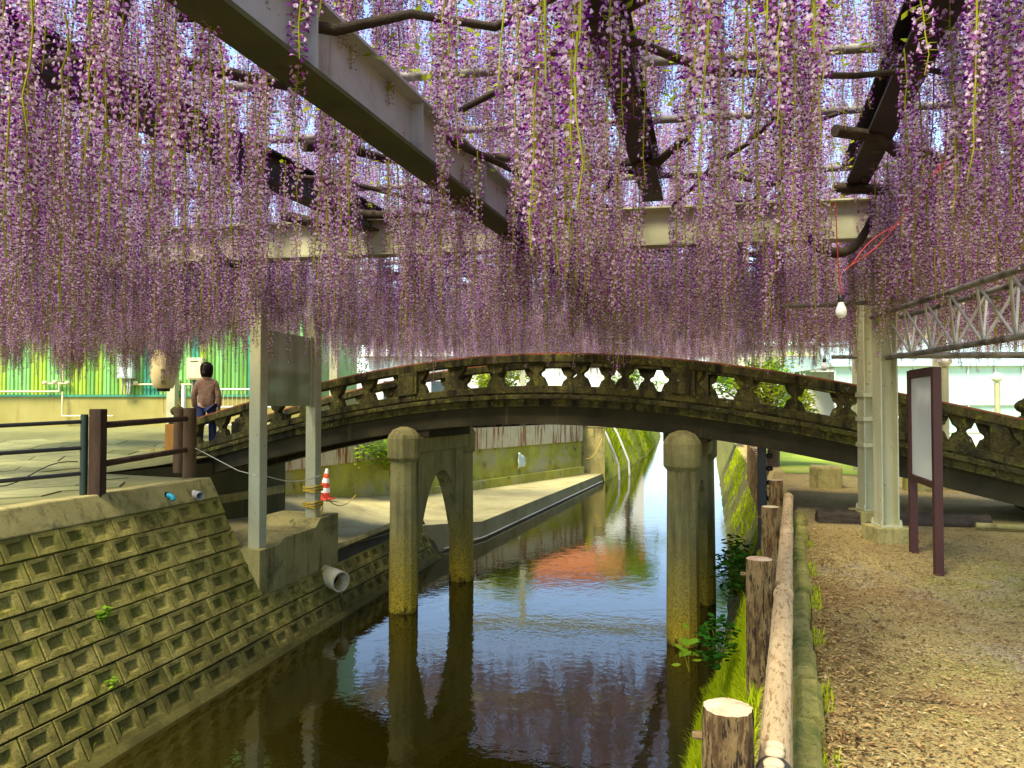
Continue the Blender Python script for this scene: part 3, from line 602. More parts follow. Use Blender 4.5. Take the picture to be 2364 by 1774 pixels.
RM = [M['pet1'], M['pet2'], M['pet3'], M['stemY'], M['pet4']]
VAR = [(.55, 92, .15), (.7, 118, .2), (.82, 134, .25), (.95, 146, .3), (1.1, 150, .42), (.75, 128, .1), (.62, 60, .6), (1.0, 66, .75)]
vmb = [raceme_mesh('raceme', L, n, 20 + i, b) for i, (L, n, b) in enumerate(VAR)]
vme = [m_.mesh('raceme', RM) for m_ in vmb]
rr = random.Random(42); pts = []
def cover(x, y):
    d = .5 + 1.0 * vnoise(x * .9 + 11, y * .9 + 3) + .5 * (vnoise(x * 2.6, y * 2.6 + 40) - .5)
    if y < 1.5: return 0
    if x < -4.2 and y > 15.6: return 0
    if x < -3.2 and y > 13: d *= .75 if vnoise(x * .8 + 3, y * .3) > .42 else .1
    if x > 6.5 and y > 17: return 0
    if y > 22.3: return 0
    if x > .42 * y + .6 and y > 8.5: d *= .7
    u = x / y
    yb = 2.205 / (.305 - u) if u < .2 else 99
    if -.50 < u < -.115 and y < yb + .12: d *= .07 if y < yb - .2 else .2
    for (xj, sj, ua, ub) in ((1.0, .324, .43, .64), (-.55, .268, .115, .22), (-4.22, .313, -.72, -.36)):   # the vine hangs clear of the joists
        if ua < u < ub and y < xj / (u - sj) - .05: d *= .5 if xj < -1 else .15
    if .05 < u < .50 and 3.6 < y < 7.5: d *= .12 + .42 * (vnoise(u * 22, 2.5) > .58)
    if -.55 < u < -.03 and 4.0 < y < 8.9: d *= .16 + .36 * (vnoise(u * 20, 7.5) > .5)
    if -.115 <= u < .03 and y < yb: d *= .40
    if y < 2.6: d *= .5
    return d
N0 = 60
y = 1.3
while y < 28.5:
    hw = .74 * y + 1.6
    x0, x1 = -min(hw, 14), min(hw, 12)
    dy = .25; nn = (x1 - x0) * dy * N0 * (1 if y < 9 else (.85 if y < 15 else .6))
    for _ in range(int(nn)):
        x = rr.uniform(x0, x1); yy = y + rr.uniform(0, dy)
        if rr.random() < cover(x, yy) * .72:
            pk = rr.choices(range(8), (2, 3, 3, 2.6, 1.8, 2.4, 1.2, 1.0))[0]
            zt_ = 3.44 + rr.uniform(-.2, .38) + .15 * (vnoise(x * .7, yy * .7) - .5)
            pts.append((x, yy, zt_, pk, rr.uniform(0, 6.28), rr.uniform(.85, 1.2) * (1.15 if 7 < yy < 10.3 else 1)))
    y += dy
for (cx_, wd, nn) in ((-8.2, .75, 120), (-9.4, .5, 60), (-7.05, .5, 80), (-6.4, .35, 45), (-4.5, .35, 30)):     # long clumps at the trellis edge before the green building
    for _ in range(nn):
        q_ = rr.gauss(0, .5); pts.append((cx_ + q_ * wd, 13.6 + rr.uniform(-.4, .5), 3.4 + rr.uniform(-.1, .1), 4 if rr.random() < .6 else 3, rr.uniform(0, 6.28), rr.uniform(1.1, 1.42) - .45 * abs(q_)))
# a second, shorter tier where the vine rides over the pipes
for _ in range(3900):
    yy = 2.6 + 9 * rr.random() ** .8; x = rr.uniform(-.8, .8) * yy
    if rr.random() > .35 + .9 * vnoise(x * 1.1 + 70, yy * 1.1): continue
    pk = rr.choices((0, 1, 5, 2), (3, 2, 3, 1))[0]; pts.append((x, yy, 4.32 + rr.uniform(-.14, .22), pk, rr.uniform(0, 6.28), rr.uniform(.8, 1.05)))
# the racemes that show largest stay single objects
def shown(p):
    x, yy, z, pk, rz, s_ = p; zl_ = z - VAR[pk][0] * s_; v = (zl_ - H) / yy
    return abs(x / yy) < .68 and v < .53
near = sorted([p for p in pts if shown(p)], key=lambda p: p[1])[:300]; ns = set(id(p) for p in near)
for (x, yy, z, pk, rz, s_) in near:
    link('raceme', vme[pk], wv, loc=c2w(x, yy, z) - wv.location, rot=(rr.uniform(-.05, .05), rr.uniform(-.05, .05), rz), scale=(s_, s_, s_))
rest = [p for p in pts if id(p) not in ns]
print('racemes', len(pts), 'paving', npv)
big = MB(); vid = []
for k, m_ in enumerate(vmb):
    b = len(big.v); big.v += m_.v; big.f += [tuple(b + i for i in f) for f in m_.f]; big.m += m_.m; big.sm += m_.sm; vid += [k] * len(m_.v)
nb = len(big.v); big.v += [tuple(c2w(x, yy, z) - wv.location) for (x, yy, z, pk, rz, s_) in rest]; vid += [-1] * len(rest)
me = big.mesh('raceme_mass', RM)
at = me.attributes.new('vid', 'INT', 'POINT'); at.data.foreach_set('value', vid)
at = me.attributes.new('pick', 'INT', 'POINT'); at.data.foreach_set('value', [0] * nb + [p[3] for p in rest])
at = me.attributes.new('turn', 'FLOAT', 'POINT'); at.data.foreach_set('value', [0.] * nb + [p[4] for p in rest])
at = me.attributes.new('lean', 'FLOAT', 'POINT'); at.data.foreach_set('value', [0.] * nb + [rr.gauss(0, .05) for p in rest])
at = me.attributes.new('size', 'FLOAT', 'POINT'); at.data.foreach_set('value', [1.] * nb + [p[5] for p in rest])
mo = link('raceme_mass', me, wv); mo['kind'] = 'stuff'
ng = bpy.data.node_groups.new('raceme_scatter', 'GeometryNodeTree')
ng.interface.new_socket('Geometry', in_out='INPUT', socket_type='NodeSocketGeometry'); ng.interface.new_socket('Geometry', in_out='OUTPUT', socket_type='NodeSocketGeometry')
N = ng.nodes; LK = ng.links.new
gi = N.new('NodeGroupInput'); go = N.new('NodeGroupOutput')
def named(n, t):
    a = N.new('GeometryNodeInputNamedAttribute'); a.data_type = t; a.inputs['Name'].default_value = n; return a.outputs[0]
def sep(k):
    c = N.new('FunctionNodeCompare'); c.data_type = 'INT'; c.operation = 'EQUAL'; LK(named('vid', 'INT'), c.inputs[2]); c.inputs[3].default_value = k
    g = N.new('GeometryNodeSeparateGeometry'); g.domain = 'POINT'; LK(gi.outputs[0], g.inputs[0]); LK(c.outputs[0], g.inputs[1]); return g.outputs[0]
j = N.new('GeometryNodeJoinGeometry')
for k in reversed(range(len(VAR))):
    g = N.new('GeometryNodeGeometryToInstance'); LK(sep(k), g.inputs[0]); LK(g.outputs[0], j.inputs[0])
ip = N.new('GeometryNodeInstanceOnPoints'); LK(sep(-1), ip.inputs['Points']); LK(j.outputs[0], ip.inputs['Instance']); ip.inputs['Pick Instance'].default_value = True
LK(named('pick', 'INT'), ip.inputs['Instance Index']); cx = N.new('ShaderNodeCombineXYZ'); LK(named('lean', 'FLOAT'), cx.inputs[0]); LK(named('turn', 'FLOAT'), cx.inputs[2]); LK(cx.outputs[0], ip.inputs['Rotation']); LK(named('size', 'FLOAT'), ip.inputs['Scale'])
LK(ip.outputs[0], go.inputs[0])
md = mo.modifiers.new('scatter', 'NODES'); md.node_group = ng
# branches
rb = random.Random(9)
for k in range(80):
    y = rb.uniform(2.4, 22) ; x = rb.uniform(-.75, .75) * y; a = rb.uniform(-.5, .5) + (0 if rb.random() < .5 else 1.4); p = []
    n = rb.randint(7, 13); z = 3.55
    for i in range(n):
        p.append(c2w(x, y, z) - wv.location); a += rb.uniform(-.45, .45); x += math.sin(a) * .42; y += math.cos(a) * .42; z = min(3.8, max(3.38, z + rb.uniform(-.12, .12)))
    r0 = rb.uniform(.02, .055); m_ = MB(); m_.tube(p, [r0 * (1 - .6 * i / n) * rb.uniform(.85, 1.15) for i in range(n)], 7); obj('branch', m_, M['vine'], wv)
for (x, y, z, w) in ((.0, 9.3, 2.86, .5), (3.1, 7.0, 2.98, .75), (-3.1, 8.2, 3.1, .6)):     # drooping loops of stem
    m_ = MB(); m_.tube([c2w(x + w * (i / 10 - .5), y, z + .42 * (abs(i / 5 - 1)) ** 2.5) - wv.location for i in range(11)], [.03 + .02 * math.sin(i * .314) for i in range(11)], 8); obj('branch', m_, M['vine'], wv)
# sparse young leaves on top of the pergola
m_ = MB(); rl_ = random.Random(21)
for k in range(9000):
    y = 1.6 + 24 * rl_.random() ** 1.2; x = rl_.uniform(-.75, .75) * y
    if vnoise(x * .8 + 50, y * .8) < .5 or (x < -4 and y > 15): continue
    c = c2w(x, y, rl_.uniform(3.5, 4.0)) - wv.location; a = rl_.uniform(0, 6.28); d = Vector((math.cos(a), math.sin(a), rl_.uniform(-.6, .3))).normalized(); s_ = d.cross(Vector((0, 0, 1))).normalized() * .02; L = rl_.uniform(.05, .09)
    m_.add([c, c + d * L * .5 + s_, c + d * L, c + d * L * .5 - s_], [(0, 1, 2, 3)], 0)
obj('foliage', m_, M['leafY'], wv, fix=False)['kind'] = 'stuff'

# ---------------------------------------------------------------- right bank: kerb, log fence, plants, litter
kb = bpy.data.objects.new('kerb', None); col.objects.link(kb); kb['kind'] = 'structure'
rk = random.Random(2)
kx = lambda s: poly(s, [(-2, .03), (9.6, .05)])
s = .2
while s < 9.6:
    L = .5; m_ = MB(); dz = rk.uniform(-.022, .018); dx = rk.uniform(-.018, .018); z = zr(0, s)
    m_.strip(5, lambda i: [(kx(s) - .06 + dx, s + .012 + (L - .024) * i / 4, z - .2), (kx(s) - .055 + dx + .006 * math.sin(i * 2 + s), s + .012 + (L - .024) * i / 4, z + .075 + dz), (kx(s) - .03 + dx, s + .012 + (L - .024) * i / 4, z + .10 + dz + .006 * math.sin(i * 3 + s)), (kx(s) + .04 + dx, s + .012 + (L - .024) * i / 4, z + .10 + dz), (kx(s) + .065 + dx, s + .012 + (L - .024) * i / 4, z + .07 + dz), (kx(s) + .075 + dx, s + .012 + (L - .024) * i / 4, z - .2)])
    obj('kerb_stone', m_, M['kerb'], kb); s += L
lf = thing('log_fence', 'low fence of sawn log posts and a pale bark rail along the canal edge', 'fence', (-.2, 2.3, 0))
def log(name, base, top, r, mat, parent, seed, n=30, lv=16, ridge=.06, cutm=None, taper=.06):
    rg = random.Random(seed); ph = [rg.uniform(0, 9) for _ in range(5)]
    base, top = Vector(base), Vector(top); d = (top - base); L = d.length; d.normalize(); a = d.orthogonal().normalized(); b = d.cross(a); vv = []; ff = []
    for i in range(lv + 1):
        k = i / lv; rr_ = r * (1 + taper * (1 - k)) 
        for q_ in range(n):
            w = 2 * math.pi * q_ / n; f = ridge * (math.sin(w * 15 + ph[0] + 1.9 * math.sin(k * 9 + ph[1] + w)) * .5 + math.sin(w * 5 + ph[2] + k * 3) * .5 + 1.1 * (vnoise(w * 9 + seed * 7, k * 12) - .5))
            if i == lv: f = f * .5 - .02
            vv.append(base + d * L * k + (a * math.cos(w) + b * math.sin(w)) * rr_ * (1 + f))
    for i in range(lv):
        for q_ in range(n): q2 = (q_ + 1) % n; ff.append((i * n + q_, i * n + q2, (i + 1) * n + q2, (i + 1) * n + q_))
    m_ = MB(); m_.add(vv, ff, 0, True); m_.add(vv[:n], [tuple(reversed(range(n)))]); o = obj(name, m_, mat, parent, fix=False)
    m_ = MB(); tp = vv[-n:]; c = sum(tp, Vector()) / n; m_.add([c + d * .006] + [c + (p - c) * .6 + d * (.005 + .003 * math.sin(i * 1.7)) for i, p in enumerate(tp)] + tp, [(0, 1 + i, 1 + (i + 1) % n) for i in range(n)] + [(1 + i, 1 + n + i, 1 + n + (i + 1) % n, 1 + (i + 1) % n) for i in range(n)], 0, True)
    obj('cut_top', m_, cutm or M['cut'], o, fix=False)
    return o
D = lf.location
sp = [2.41 + 2.28 * i for i in range(4)]
for i, s in enumerate(sp):
    zt_ = .60 + .012 * i; o = log('post', Vector((-.2, s, -.45)) - D, Vector((-.2, s, zt_)) - D, .075, M['bark'], lf, 30 + i, 64, 30, .085)
    m_ = MB(); m_.lathe([(.014, 0), (.014, .03), (.008, .034)], (0, 0, 0), 8); bo = obj('bolt', m_, M['bark'], o, loc=Vector((-.275, s, zt_ - .1)) - D, rot=(0, R(-90), 0))
def rail(s0, s1, seed):
    rg = random.Random(seed); n = 26; lv = 26; vv = []; ff = []; ph = rg.uniform(0, 9)
    for i in range(lv + 1):
        k = i / lv
        for q_ in range(n):
            w = 2 * math.pi * q_ / n; r = .052 * (1 + .05 * (vnoise(w * 3 + seed, k * 12) - .5) + .03 * math.sin(w * 7 + ph + k * 5) + (.05 if abs(k - .42) < .015 or abs(k - .77) < .015 else 0))
            vv.append(Vector((-.065 + math.cos(w) * r, lerp(s0, s1, k), .40 + .012 * (s0 - 2.4) / 2.28 + .004 * math.sin(k * 6) + math.sin(w) * r)) - D)
    for i in range(lv):
        for q_ in range(n): q2 = (q_ + 1) % n; ff.append((i * n + q_, i * n + q2, (i + 1) * n + q2, (i + 1) * n + q_))
    m_ = MB(); m_.add(vv, ff, 0, True); m_.add(vv[:n], [tuple(reversed(range(n)))]); m_.add(vv[-n:], [tuple(range(n))]); return obj('rail', m_, M['railbark'], lf, fix=False)
rails = [rail(.1, 2.40, 1), rail(2.412, 4.685, 2), rail(4.695, 6.965, 3), rail(6.975, 9.4, 4)]
for i, s in enumerate(sp[:4]):
    ra = rails[i]; zc = .40 + .012 * i
    m_ = MB(); m_.tube([Vector((-.065, s - .04, zc)) - D, Vector((-.065, s + .04, zc)) - D], .057, 22); obj('strap', m_, M['steeldark'] if i == 0 else M['railbark'], ra)
    m_ = MB(); m_.tube([Vector((-.12, s, zc)) - D, Vector((-.2, s, zc)) - D], .012, 8); obj('bolt', m_, M['steeldark'], ra)
    if i == 0:
        for q_ in (-.11, -.075, -.02, .06, .105):
            m_ = MB(); m_.lathe([(.030, 0), (.031, .010), (.022, .018), (.008, .022)], Vector((-.065, s + q_, zc + .050)) - D, 14); obj('knob', m_, M['cut'], ra)
# dark steel post with fittings at the bank, log posts further along
root = thing('utility_post', 'black steel post with dark fittings standing by the bank under the bridge', 'post', (-.42, 11.0, 0))
m_ = MB(); m_.box(-.06, .06, -.06, .06, -.5, .95); obj('shaft', m_, M['blackpipe'], root, bev=.01)
for z in (.8, .62, .42, .2):
    m_ = MB(); m_.lathe([(.02, -.03), (.045, -.02), (.05, .02), (.02, .04)], (.1, 0, z), 10); obj('fitting', m_, M['blackpipe'], root)
far = thing('far_log_fence', 'row of plain brown log posts along the canal beyond the bridge', 'fence', (-.9, 14, 0))
for i in range(9):
    s = 13.4 + i * .55; x = poly(s, RW) + .72; log('post', Vector((x, s, -.3)) - far.location, Vector((x, s, .62)) - far.location, .085, M['bark'], far, 60 + i, 14, 5)
# grass, ivy and weeds on the bank
def blades(name, n, where, hgt, mat, parent=None, seed=1, wid=.004):
    r = random.Random(seed); m_ = MB()
    for _ in range(n):
        p = where(r)
        if p is None: continue
        a = r.uniform(0, 6.28); h = hgt * r.uniform(.5, 1.3); lean = Vector((math.cos(a), math.sin(a), 0)) * h * r.uniform(.15, .7); sd_ = Vector((-math.sin(a), math.cos(a), 0)) * wid * r.uniform(.7, 1.6)
        p = Vector(p); m1 = p + lean * .4 + Vector((0, 0, h * .65)); tp = p + lean + Vector((0, 0, h * r.uniform(.7, 1)))
        m_.add([p - sd_, p + sd_, m1 + sd_ * .7, m1 - sd_ * .7, tp], [(0, 1, 2, 3), (3, 2, 4)])
    return obj(name, m_, mat, parent, fix=False)
def gw(r):
    s = r.uniform(1.6, 8.6); k = r.uniform(.05, .99)
    if vnoise(s * 1.8, k * 3 + 8) < .16: return None
    return bankp(s, k)
tag(blades('bank_grass', 42000, gw, .14, M['grass'], seed=4), 'bright yellow green grass growing on the canal bank', 'grass', kind='stuff')
def gw2(r):
    s = r.uniform(7, 29) ; k = r.uniform(.3, .99)
    if vnoise(s * 1.1, k * 3 + 8) < .45: return None
    return bankp(s, k)
tag(blades('far_bank_grass', 6000, gw2, .13, M['grass'], seed=5, wid=.006), 'scattered grass on the bank under and beyond the bridge', 'grass', kind='stuff')
def gw3(r):
    s = r.uniform(1.2, 8.5); x = kx(s) + r.choice((-.10, .10)) + r.uniform(-.04, .04)
    if vnoise(s * 2.1, 3 if x < kx(s) else 9) < .45: return None
    return (x, s, zr(0, s) - (.13 if x < kx(s) else .0))
tag(blades('kerb_grass', 2200, gw3, .055, M['grass'], seed=6, wid=.003), 'short grass sprouting along both sides of the kerb', 'grass', kind='stuff')
def gw6(r):
    s = 29.5 + 30 * r.random() ** 1.6; k = r.uniform(.1, 1)
    if vnoise(s * .9, k * 4) < .4: return None
    return (left_edge(s) + .9 * (1 - k), s, lerp(-1.9, zl(left_edge(s), s), k))
tag(blades('mossy_bank_plants', 5000, gw6, .26, M['grass'], seed=15, wid=.02), 'yellow green growth on the far left canal bank', 'ground cover', kind='stuff')
def plant(name, label, cat, loc, n, R_, leaf, mat, seed, stem=.0, group=None, flat=False):
    root = thing(name, label, cat, loc, 0, group); r = random.Random(seed); m_ = MB(); st_ = MB()
    for _ in range(n):
        d = Vector((r.gauss(0, 1), r.gauss(0, 1), r.gauss(.2, .8) * (.6 if flat else 1))).normalized() * r.random() ** .5
        c = Vector((d.x * R_[0], d.y * R_[1], d.z * R_[2] + R_[2]))
        a = r.uniform(0, 6.28); u = Vector((math.cos(a), math.sin(a), r.uniform(-.5, .4))).normalized(); w = u.cross(Vector((r.uniform(-.4, .4), r.uniform(-.4, .4), 1))).normalized(); L = leaf * r.uniform(.6, 1.3)
        m_.add([c, c + u * L * .35 + w * L * .34, c + u * L * .75 + w * L * .24, c + u * L, c + u * L * .75 - w * L * .24, c + u * L * .35 - w * L * .34], [(0, 1, 2, 3), (0, 3, 4, 5)])
        if r.random() < .22: st_.tube([Vector((0, 0, 0)), c * .5 + Vector((0, 0, .02)), c], [.004, .003, .002], 4, cap=False)
    f_ = obj('leaves', m_, mat, root, fix=False); f_['kind'] = 'stuff'
    if st_.v: obj('stem', st_, M['stemY'], root, fix=False)
    return root
plant('ivy', 'dark green leafy creeper spilling down the bank towards the right pier', 'creeper', (-.80, 11.0, -1.2), 620, (.26, 1.3, .42), .085, M['leafG'], 1)
plant('weed', 'dark green weed clump on the bank behind the log posts', 'plant', (-.62, 6.6, -.7), 220, (.18, .5, .2), .07, M['leafG'], 2)
plant('weed', 'round leaved light green shoot hanging over the water beside the right pier', 'plant', (-1.0, 7.6, -1.15), 12, (.12, .2, .22), .12, M['leafL'], 3)
plant('weed', 'pale flowering umbel weed leaning over the water by the nearest log post', 'plant', (-.80, 2.9, -.75), 160, (.13, .45, .22), .025, M['leafL'], 4)
plant('weed', 'small green weed at the kerb beside the log rail', 'plant', (-.04, 4.9, -.05), 60, (.05, .28, .08), .045, M['leafL'], 5)
plant('weed', 'bright green weed rooted in a joint of the block wall', 'plant', wpt(2.95, 1.12, .02), 46, (.05, .07, .09), .06, M['leafL'], 6)
plant('weed', 'small tuft of weed low on the block wall above the water', 'plant', wpt(2.75, .52, .02), 26, (.04, .06, .06), .045, M['leafL'], 7)
plant('weed', 'tiny weed on the face of the post ledge', 'plant', wpt(6.75, 1.25, .06), 22, (.04, .05, .05), .04, M['leafL'], 8)
plant('wall_creeper', 'yellow green plant growing over the mossy wall beyond the bridge', 'creeper', (-10.3, 17.6, -.3), 700, (.25, 1.9, .5), .12, M['leafL'], 9)
def gw5(r):
    row = r.randint(0, 6); u = r.uniform(-1, 6); v = .02 + row * BHY + r.choice((.0, .08)) + r.uniform(0, .03)
    if vnoise(u * 1.5, row * 1.7) < .55: return None
    if u > u_end and row > 2: return None
    return wpt(u, v, .0 if v % BHY < .05 else -.02)
tag(blades('wall_tufts', 3200, gw5, .055, M['grass'], seed=8, wid=.0025), 'tiny grass tufts in the recesses of the block wall', 'grass', kind='stuff')
# leaf litter
def litter(name, n, mats, label, seed, size, where):
    r = random.Random(seed); m_ = MB()
    for _ in range(n):
        p = where(r)
        if p is None: continue
        t, s = p; z = zr(0, s) + .004; a = r.uniform(0, 6.28); L = size * r.uniform(.4, 1.5); u = Vector((math.cos(a), math.sin(a), r.uniform(-.25, .35))); w = Vector((-math.sin(a), math.cos(a), r.uniform(-.35, .35))) * r.uniform(.25, .5); c = Vector((t, s, z + abs(u.z) * L * .5 + .002))
        m_.add([c - u * L * .5, c + w * L * .45 + Vector((0, 0, L * .12)), c + u * L * .5, c - w * L * .45 + Vector((0, 0, L * .1))], [(0, 1, 2), (0, 2, 3)], r.choices(range(len(mats)), (5, 3, 3)[:len(mats)])[0])
    return tag(obj(name, m_, mats, fix=False), label, 'litter', kind='stuff')
def lw1(r):
    s = 1.2 + 8 * r.random() ** 1.3; return (.12 + 7 * r.random() ** 1.2, s)
def lw2(r):
    s = 1.2 + 6.5 * r.random() ** 1.4; return (.12 + abs(r.gauss(0, .28)), s)
litter('fallen_petals', 60000, [M['litA'], M['litB'], M['litC']], 'fine fallen petals and bits scattered over the bare ground', 3, .025, lw1)
litter('fallen_leaves', 1200, [M['litA'], M['litB']], 'dry brown fallen leaves gathered along the kerb', 4, .042, lw2)
for (t, s, a, L, lb) in ((.62, 4.35, .2, .32, 'thin dry twig lying on the bare ground beyond the leaf drift'), (.95, 2.55, -.5, .4, 'thin dry twig lying on the bare ground among the fallen leaves')):
    m_ = MB(); m_.tube([(t + L * (i / 5 - .5) * math.cos(a), s + L * (i / 5 - .5) * math.sin(a) + .01 * math.sin(i * 2), zr(0, s) + .014 + .006 * math.sin(i * 1.4)) for i in range(6)], [.006, .006, .005, .005, .004, .003], 6); m_.tube([(t, s, zr(0, s) + .02), (t + .05, s + .06, zr(0, s) + .03)], .003, 5); tag(obj('twig', m_, M['bark']), lb, 'twig')
# information board
bd = thing('information_board', 'maroon framed notice board on two posts with a blank pale face', 'sign', (1.12, 7.7, 0), R(6))
for s in (-.40, .40):
    m_ = MB(); m_.box(-.035, .035, s - .035, s + .035, 0, 1.86); obj('post', m_, M['maroon'], bd, bev=.005)
m_ = MB(); m_.box(-.012, .012, -.36, .36, .86, 1.78); obj('panel', m_, M['boardface'], bd)
for (z0, z1) in ((1.785, 1.865), (.80, .855)):
    m_ = MB(); m_.box(-.03, .03, -.363, .363, z0, z1); obj('frame_rail', m_, M['maroon'], bd, bev=.004)
# things under the right span
m_ = log('fallen_log', (.25, 9.62, .15), (2.1, 9.95, .15), .10, M['vine'], None, 90, 28, 30, .22); tag(m_, 'dark fallen log lying on the ground under the bridge', 'log')
rbk = random.Random(8)
for i, (t, s, w, h, d_) in enumerate(((.5, 13.6, .5, .38, .4), (1.25, 13.9, .45, .3, .35), (1.9, 13.7, .42, .42, .4), (2.5, 14.1, .6, .28, .4), (3.2, 14.0, .4, .34, .36))):
    m_ = MB(); m_.box(t - w / 2, t + w / 2, s - d_ / 2, s + d_ / 2, .08, .1 + h)
    tag(obj('foundation_stone', m_, M['moss'] if i == 2 else M['concrete'], bev=.04), ['squat square stone block behind the bridge nearest the canal', 'low square stone block behind the bridge beside the moss covered one', 'moss covered tallest stone block on the yellow ground behind the bridge', 'wide flat stone block behind the bridge', 'narrow stone block behind the bridge farthest from the canal'][i], 'stone')
m_ = MB(); m_.tube([(1.9, 9.62, .17), (3.9, 9.75, .17)], .035, 8); tag(obj('edging_pipe', m_, M['concrete']), 'pale pipe edging on the ground in front of the dark space under the bridge', 'pipe')

# ---------------------------------------------------------------- left bank things
def on_left(u, v):      # pixel of the 2212-wide view -> point on the left ground
    x = (u - 1106) / 1590.7; k = 1.05; z = .5
    for _ in range(6):
        sl_ = (v - 870.2) / 1590.7; y = (H - z) / sl_; w = c2w(x * y, y); z = zl(w.x, w.y)
    return Vector((w.x, w.y, z))
PA = on_left(213, 1074); PB = on_left(411, 1033); PC = on_left(389, 1014)
fb = thing('log_rail_fence', 'dark brown log fence with two rails between a square post and bark posts', 'fence', PA)
def bar(name, p, q, r, mat, par, n=12): m_ = MB(); m_.tube([Vector(p), Vector(q)], r, n); return obj(name, m_, mat, par)
m_ = MB(); m_.box(-.068, .068, -.068, .068, -.02, .98, 0, Matrix.Rotation(TH, 4, 'Z')); obj('square_post', m_, M['logdark'], fb, bev=.01)
log('post', PB - PA + Vector((0, 0, -.05)), PB - PA + Vector((0, 0, .97)), .085, M['logmid'], fb, 71, 20, 8, .06, M['logdark'])
log('post', PC - PA + Vector((0, 0, -.05)), PC - PA + Vector((0, 0, .93)), .085, M['logmid'], fb, 72, 20, 8, .06, M['logdark'])
for z in (.80, .37):
    log('rail', Vector((.03, .08, z)), PB - PA + Vector((0, -.06, z + .03)), .035, M['logdark'], fb, int(z * 100), 14, 8, .05, M['logdark'])
fp = thing('pipe_fence', 'black three rail pipe fence along the wall top beside the square post', 'fence', PA + c2w(-.135, -.03, 0))
bar('post', (0, 0, 0), (0, 0, .92), .04, M['greenpost'], fp)
PL = on_left(-160, 1104) - fp.location
for z, z2 in ((.84, .79), (.55, .51), (.27, .22)):
    bar('rail', (0, 0, z), PL + Vector((0, 0, z2)), .022, M['blackpipe'], fp)
bar('post', PL, PL + Vector((0, 0, .92)), .04, M['greenpost'], fp)
m_ = MB(); m_.tube([Vector((-.03, -.05, .4)).lerp(PL + Vector((0, 0, .3)), k) + Vector((0, 0, -.10 * math.sin(k * 3.14) + .06 * math.sin(k * 9))) for k in [i / 14 for i in range(15)]], .006, 5); obj('cable', m_, M['blackpipe'], fp)
# notice panel between the two left columns
nb_ = thing('notice_panel', 'grey green glossy notice panel hung between the two pale left columns', 'panel', (-6.875, 8.86, 0), math.atan2(.21, 1.52))
m_ = MB(); m_.box(-.02, .02, -.66, .66, 1.50, 2.55); obj('panel', m_, M['boardback'], nb_)
for s in (-.66, .60):
    m_ = MB(); m_.box(-.035, .035, s, s + .06, 1.48, 2.57); obj('frame_stile', m_, M['steel'], nb_)
m_ = MB(); m_.tube([Vector((-6.82, 8.2, .55)).lerp(Vector((-6.96, 9.62, .42)), i / 10) + Vector((.11, 0, -.08 * math.sin(i * .314))) for i in range(11)], .007, 5); tag(obj('tie_rope', m_, M['rope']), 'pale thin rope strung between the two left columns', 'rope')
m_ = MB(); m_.tube([PB + Vector((.1, 0, .42)), Vector((-7.1, 8.1, .62)), Vector((-6.72, 8.0, .58))], .006, 5); tag(obj('slack_rope', m_, M['rope']), 'thin rope from the log fence to the front left column', 'rope')
ch = thing('yellow_chain', 'yellow plastic chain wound round the rear left column', 'chain', (-6.98, 9.62, 0))
rc = random.Random(4)
def chain(p, mb_):
    for i in range(len(p) - 1):
        a, b = Vector(p[i]), Vector(p[i + 1]); mb_.tube([a, (a + b) / 2 + Vector((0, 0, .006 * (-1) ** i)), b], [.010, .015, .010], 5, cap=False)
for z, n in ((.18, 3), (-.06, 3)):
    for k in range(n):
        m_ = MB(); h = .105; loop = []
        for i in range(33):
            w = 2 * math.pi * i / 32; x = max(-h, min(h, .19 * math.cos(w))); y_ = max(-h, min(h, .19 * math.sin(w))); loop.append((x, y_, z + k * .035 + .012 * math.sin(w * 2 + k)))
        chain(loop, m_); obj('chain_loop', m_, M['chain'], ch)
m_ = MB(); chain([(.105, -.105 + .21 * i / 14, -.07 - .22 * math.sin(i / 14 * 3.14)) for i in range(15)], m_); obj('chain_loop', m_, M['chain'], ch)
for (a_, b_, lb) in (((-6.98, 9.72, .2), (-9.3, 14.4, -.55), 'thin rope from the yellow chained column towards the traffic cone'), ((-7.5, 27.6, -.62), (-7.25, 29.2, .1), 'slack yellow rope at the end wall beyond the landing')):
    a_, b_ = Vector(a_), Vector(b_); m_ = MB(); m_.tube([a_.lerp(b_, i / 12) + Vector((0, 0, -.25 * math.sin(i / 12 * 3.14))) for i in range(13)], .010, 5); tag(obj('rope', m_, M['chain']), lb, 'rope')
# traffic cone
cz = c2w(-4.38, 17.2); cn = thing('traffic_cone', 'red and white striped traffic cone with a yellow sleeve on the landing', 'traffic cone', (cz.x, cz.y, qz2(cz.x, cz.y) + .0), 0)
cn.rotation_euler = (0, R(7), 0); cn.location.z += .015
m_ = MB(); m_.box(-.19, .19, -.19, .19, 0, .035); obj('base', m_, M['cone'], cn, bev=.01)
hh = [.035, .16, .27, .38, .49, .60, .70]
for i in range(6):
    m_ = MB(); ra_ = lambda z: lerp(.15, .03, z / .7); m_.lathe([(ra_(hh[i]), hh[i]), (ra_(hh[i + 1]), hh[i + 1] - .001)], (0, 0, 0), 20); obj('stripe', m_, M['cone'] if i % 2 == 0 else M['conewhite'], cn)
m_ = MB(); m_.box(-.045, .045, -.13, -.10, .30, .58, 0, Matrix.Rotation(R(-10), 4, 'X')); obj('sleeve', m_, M['yellow'], cn)
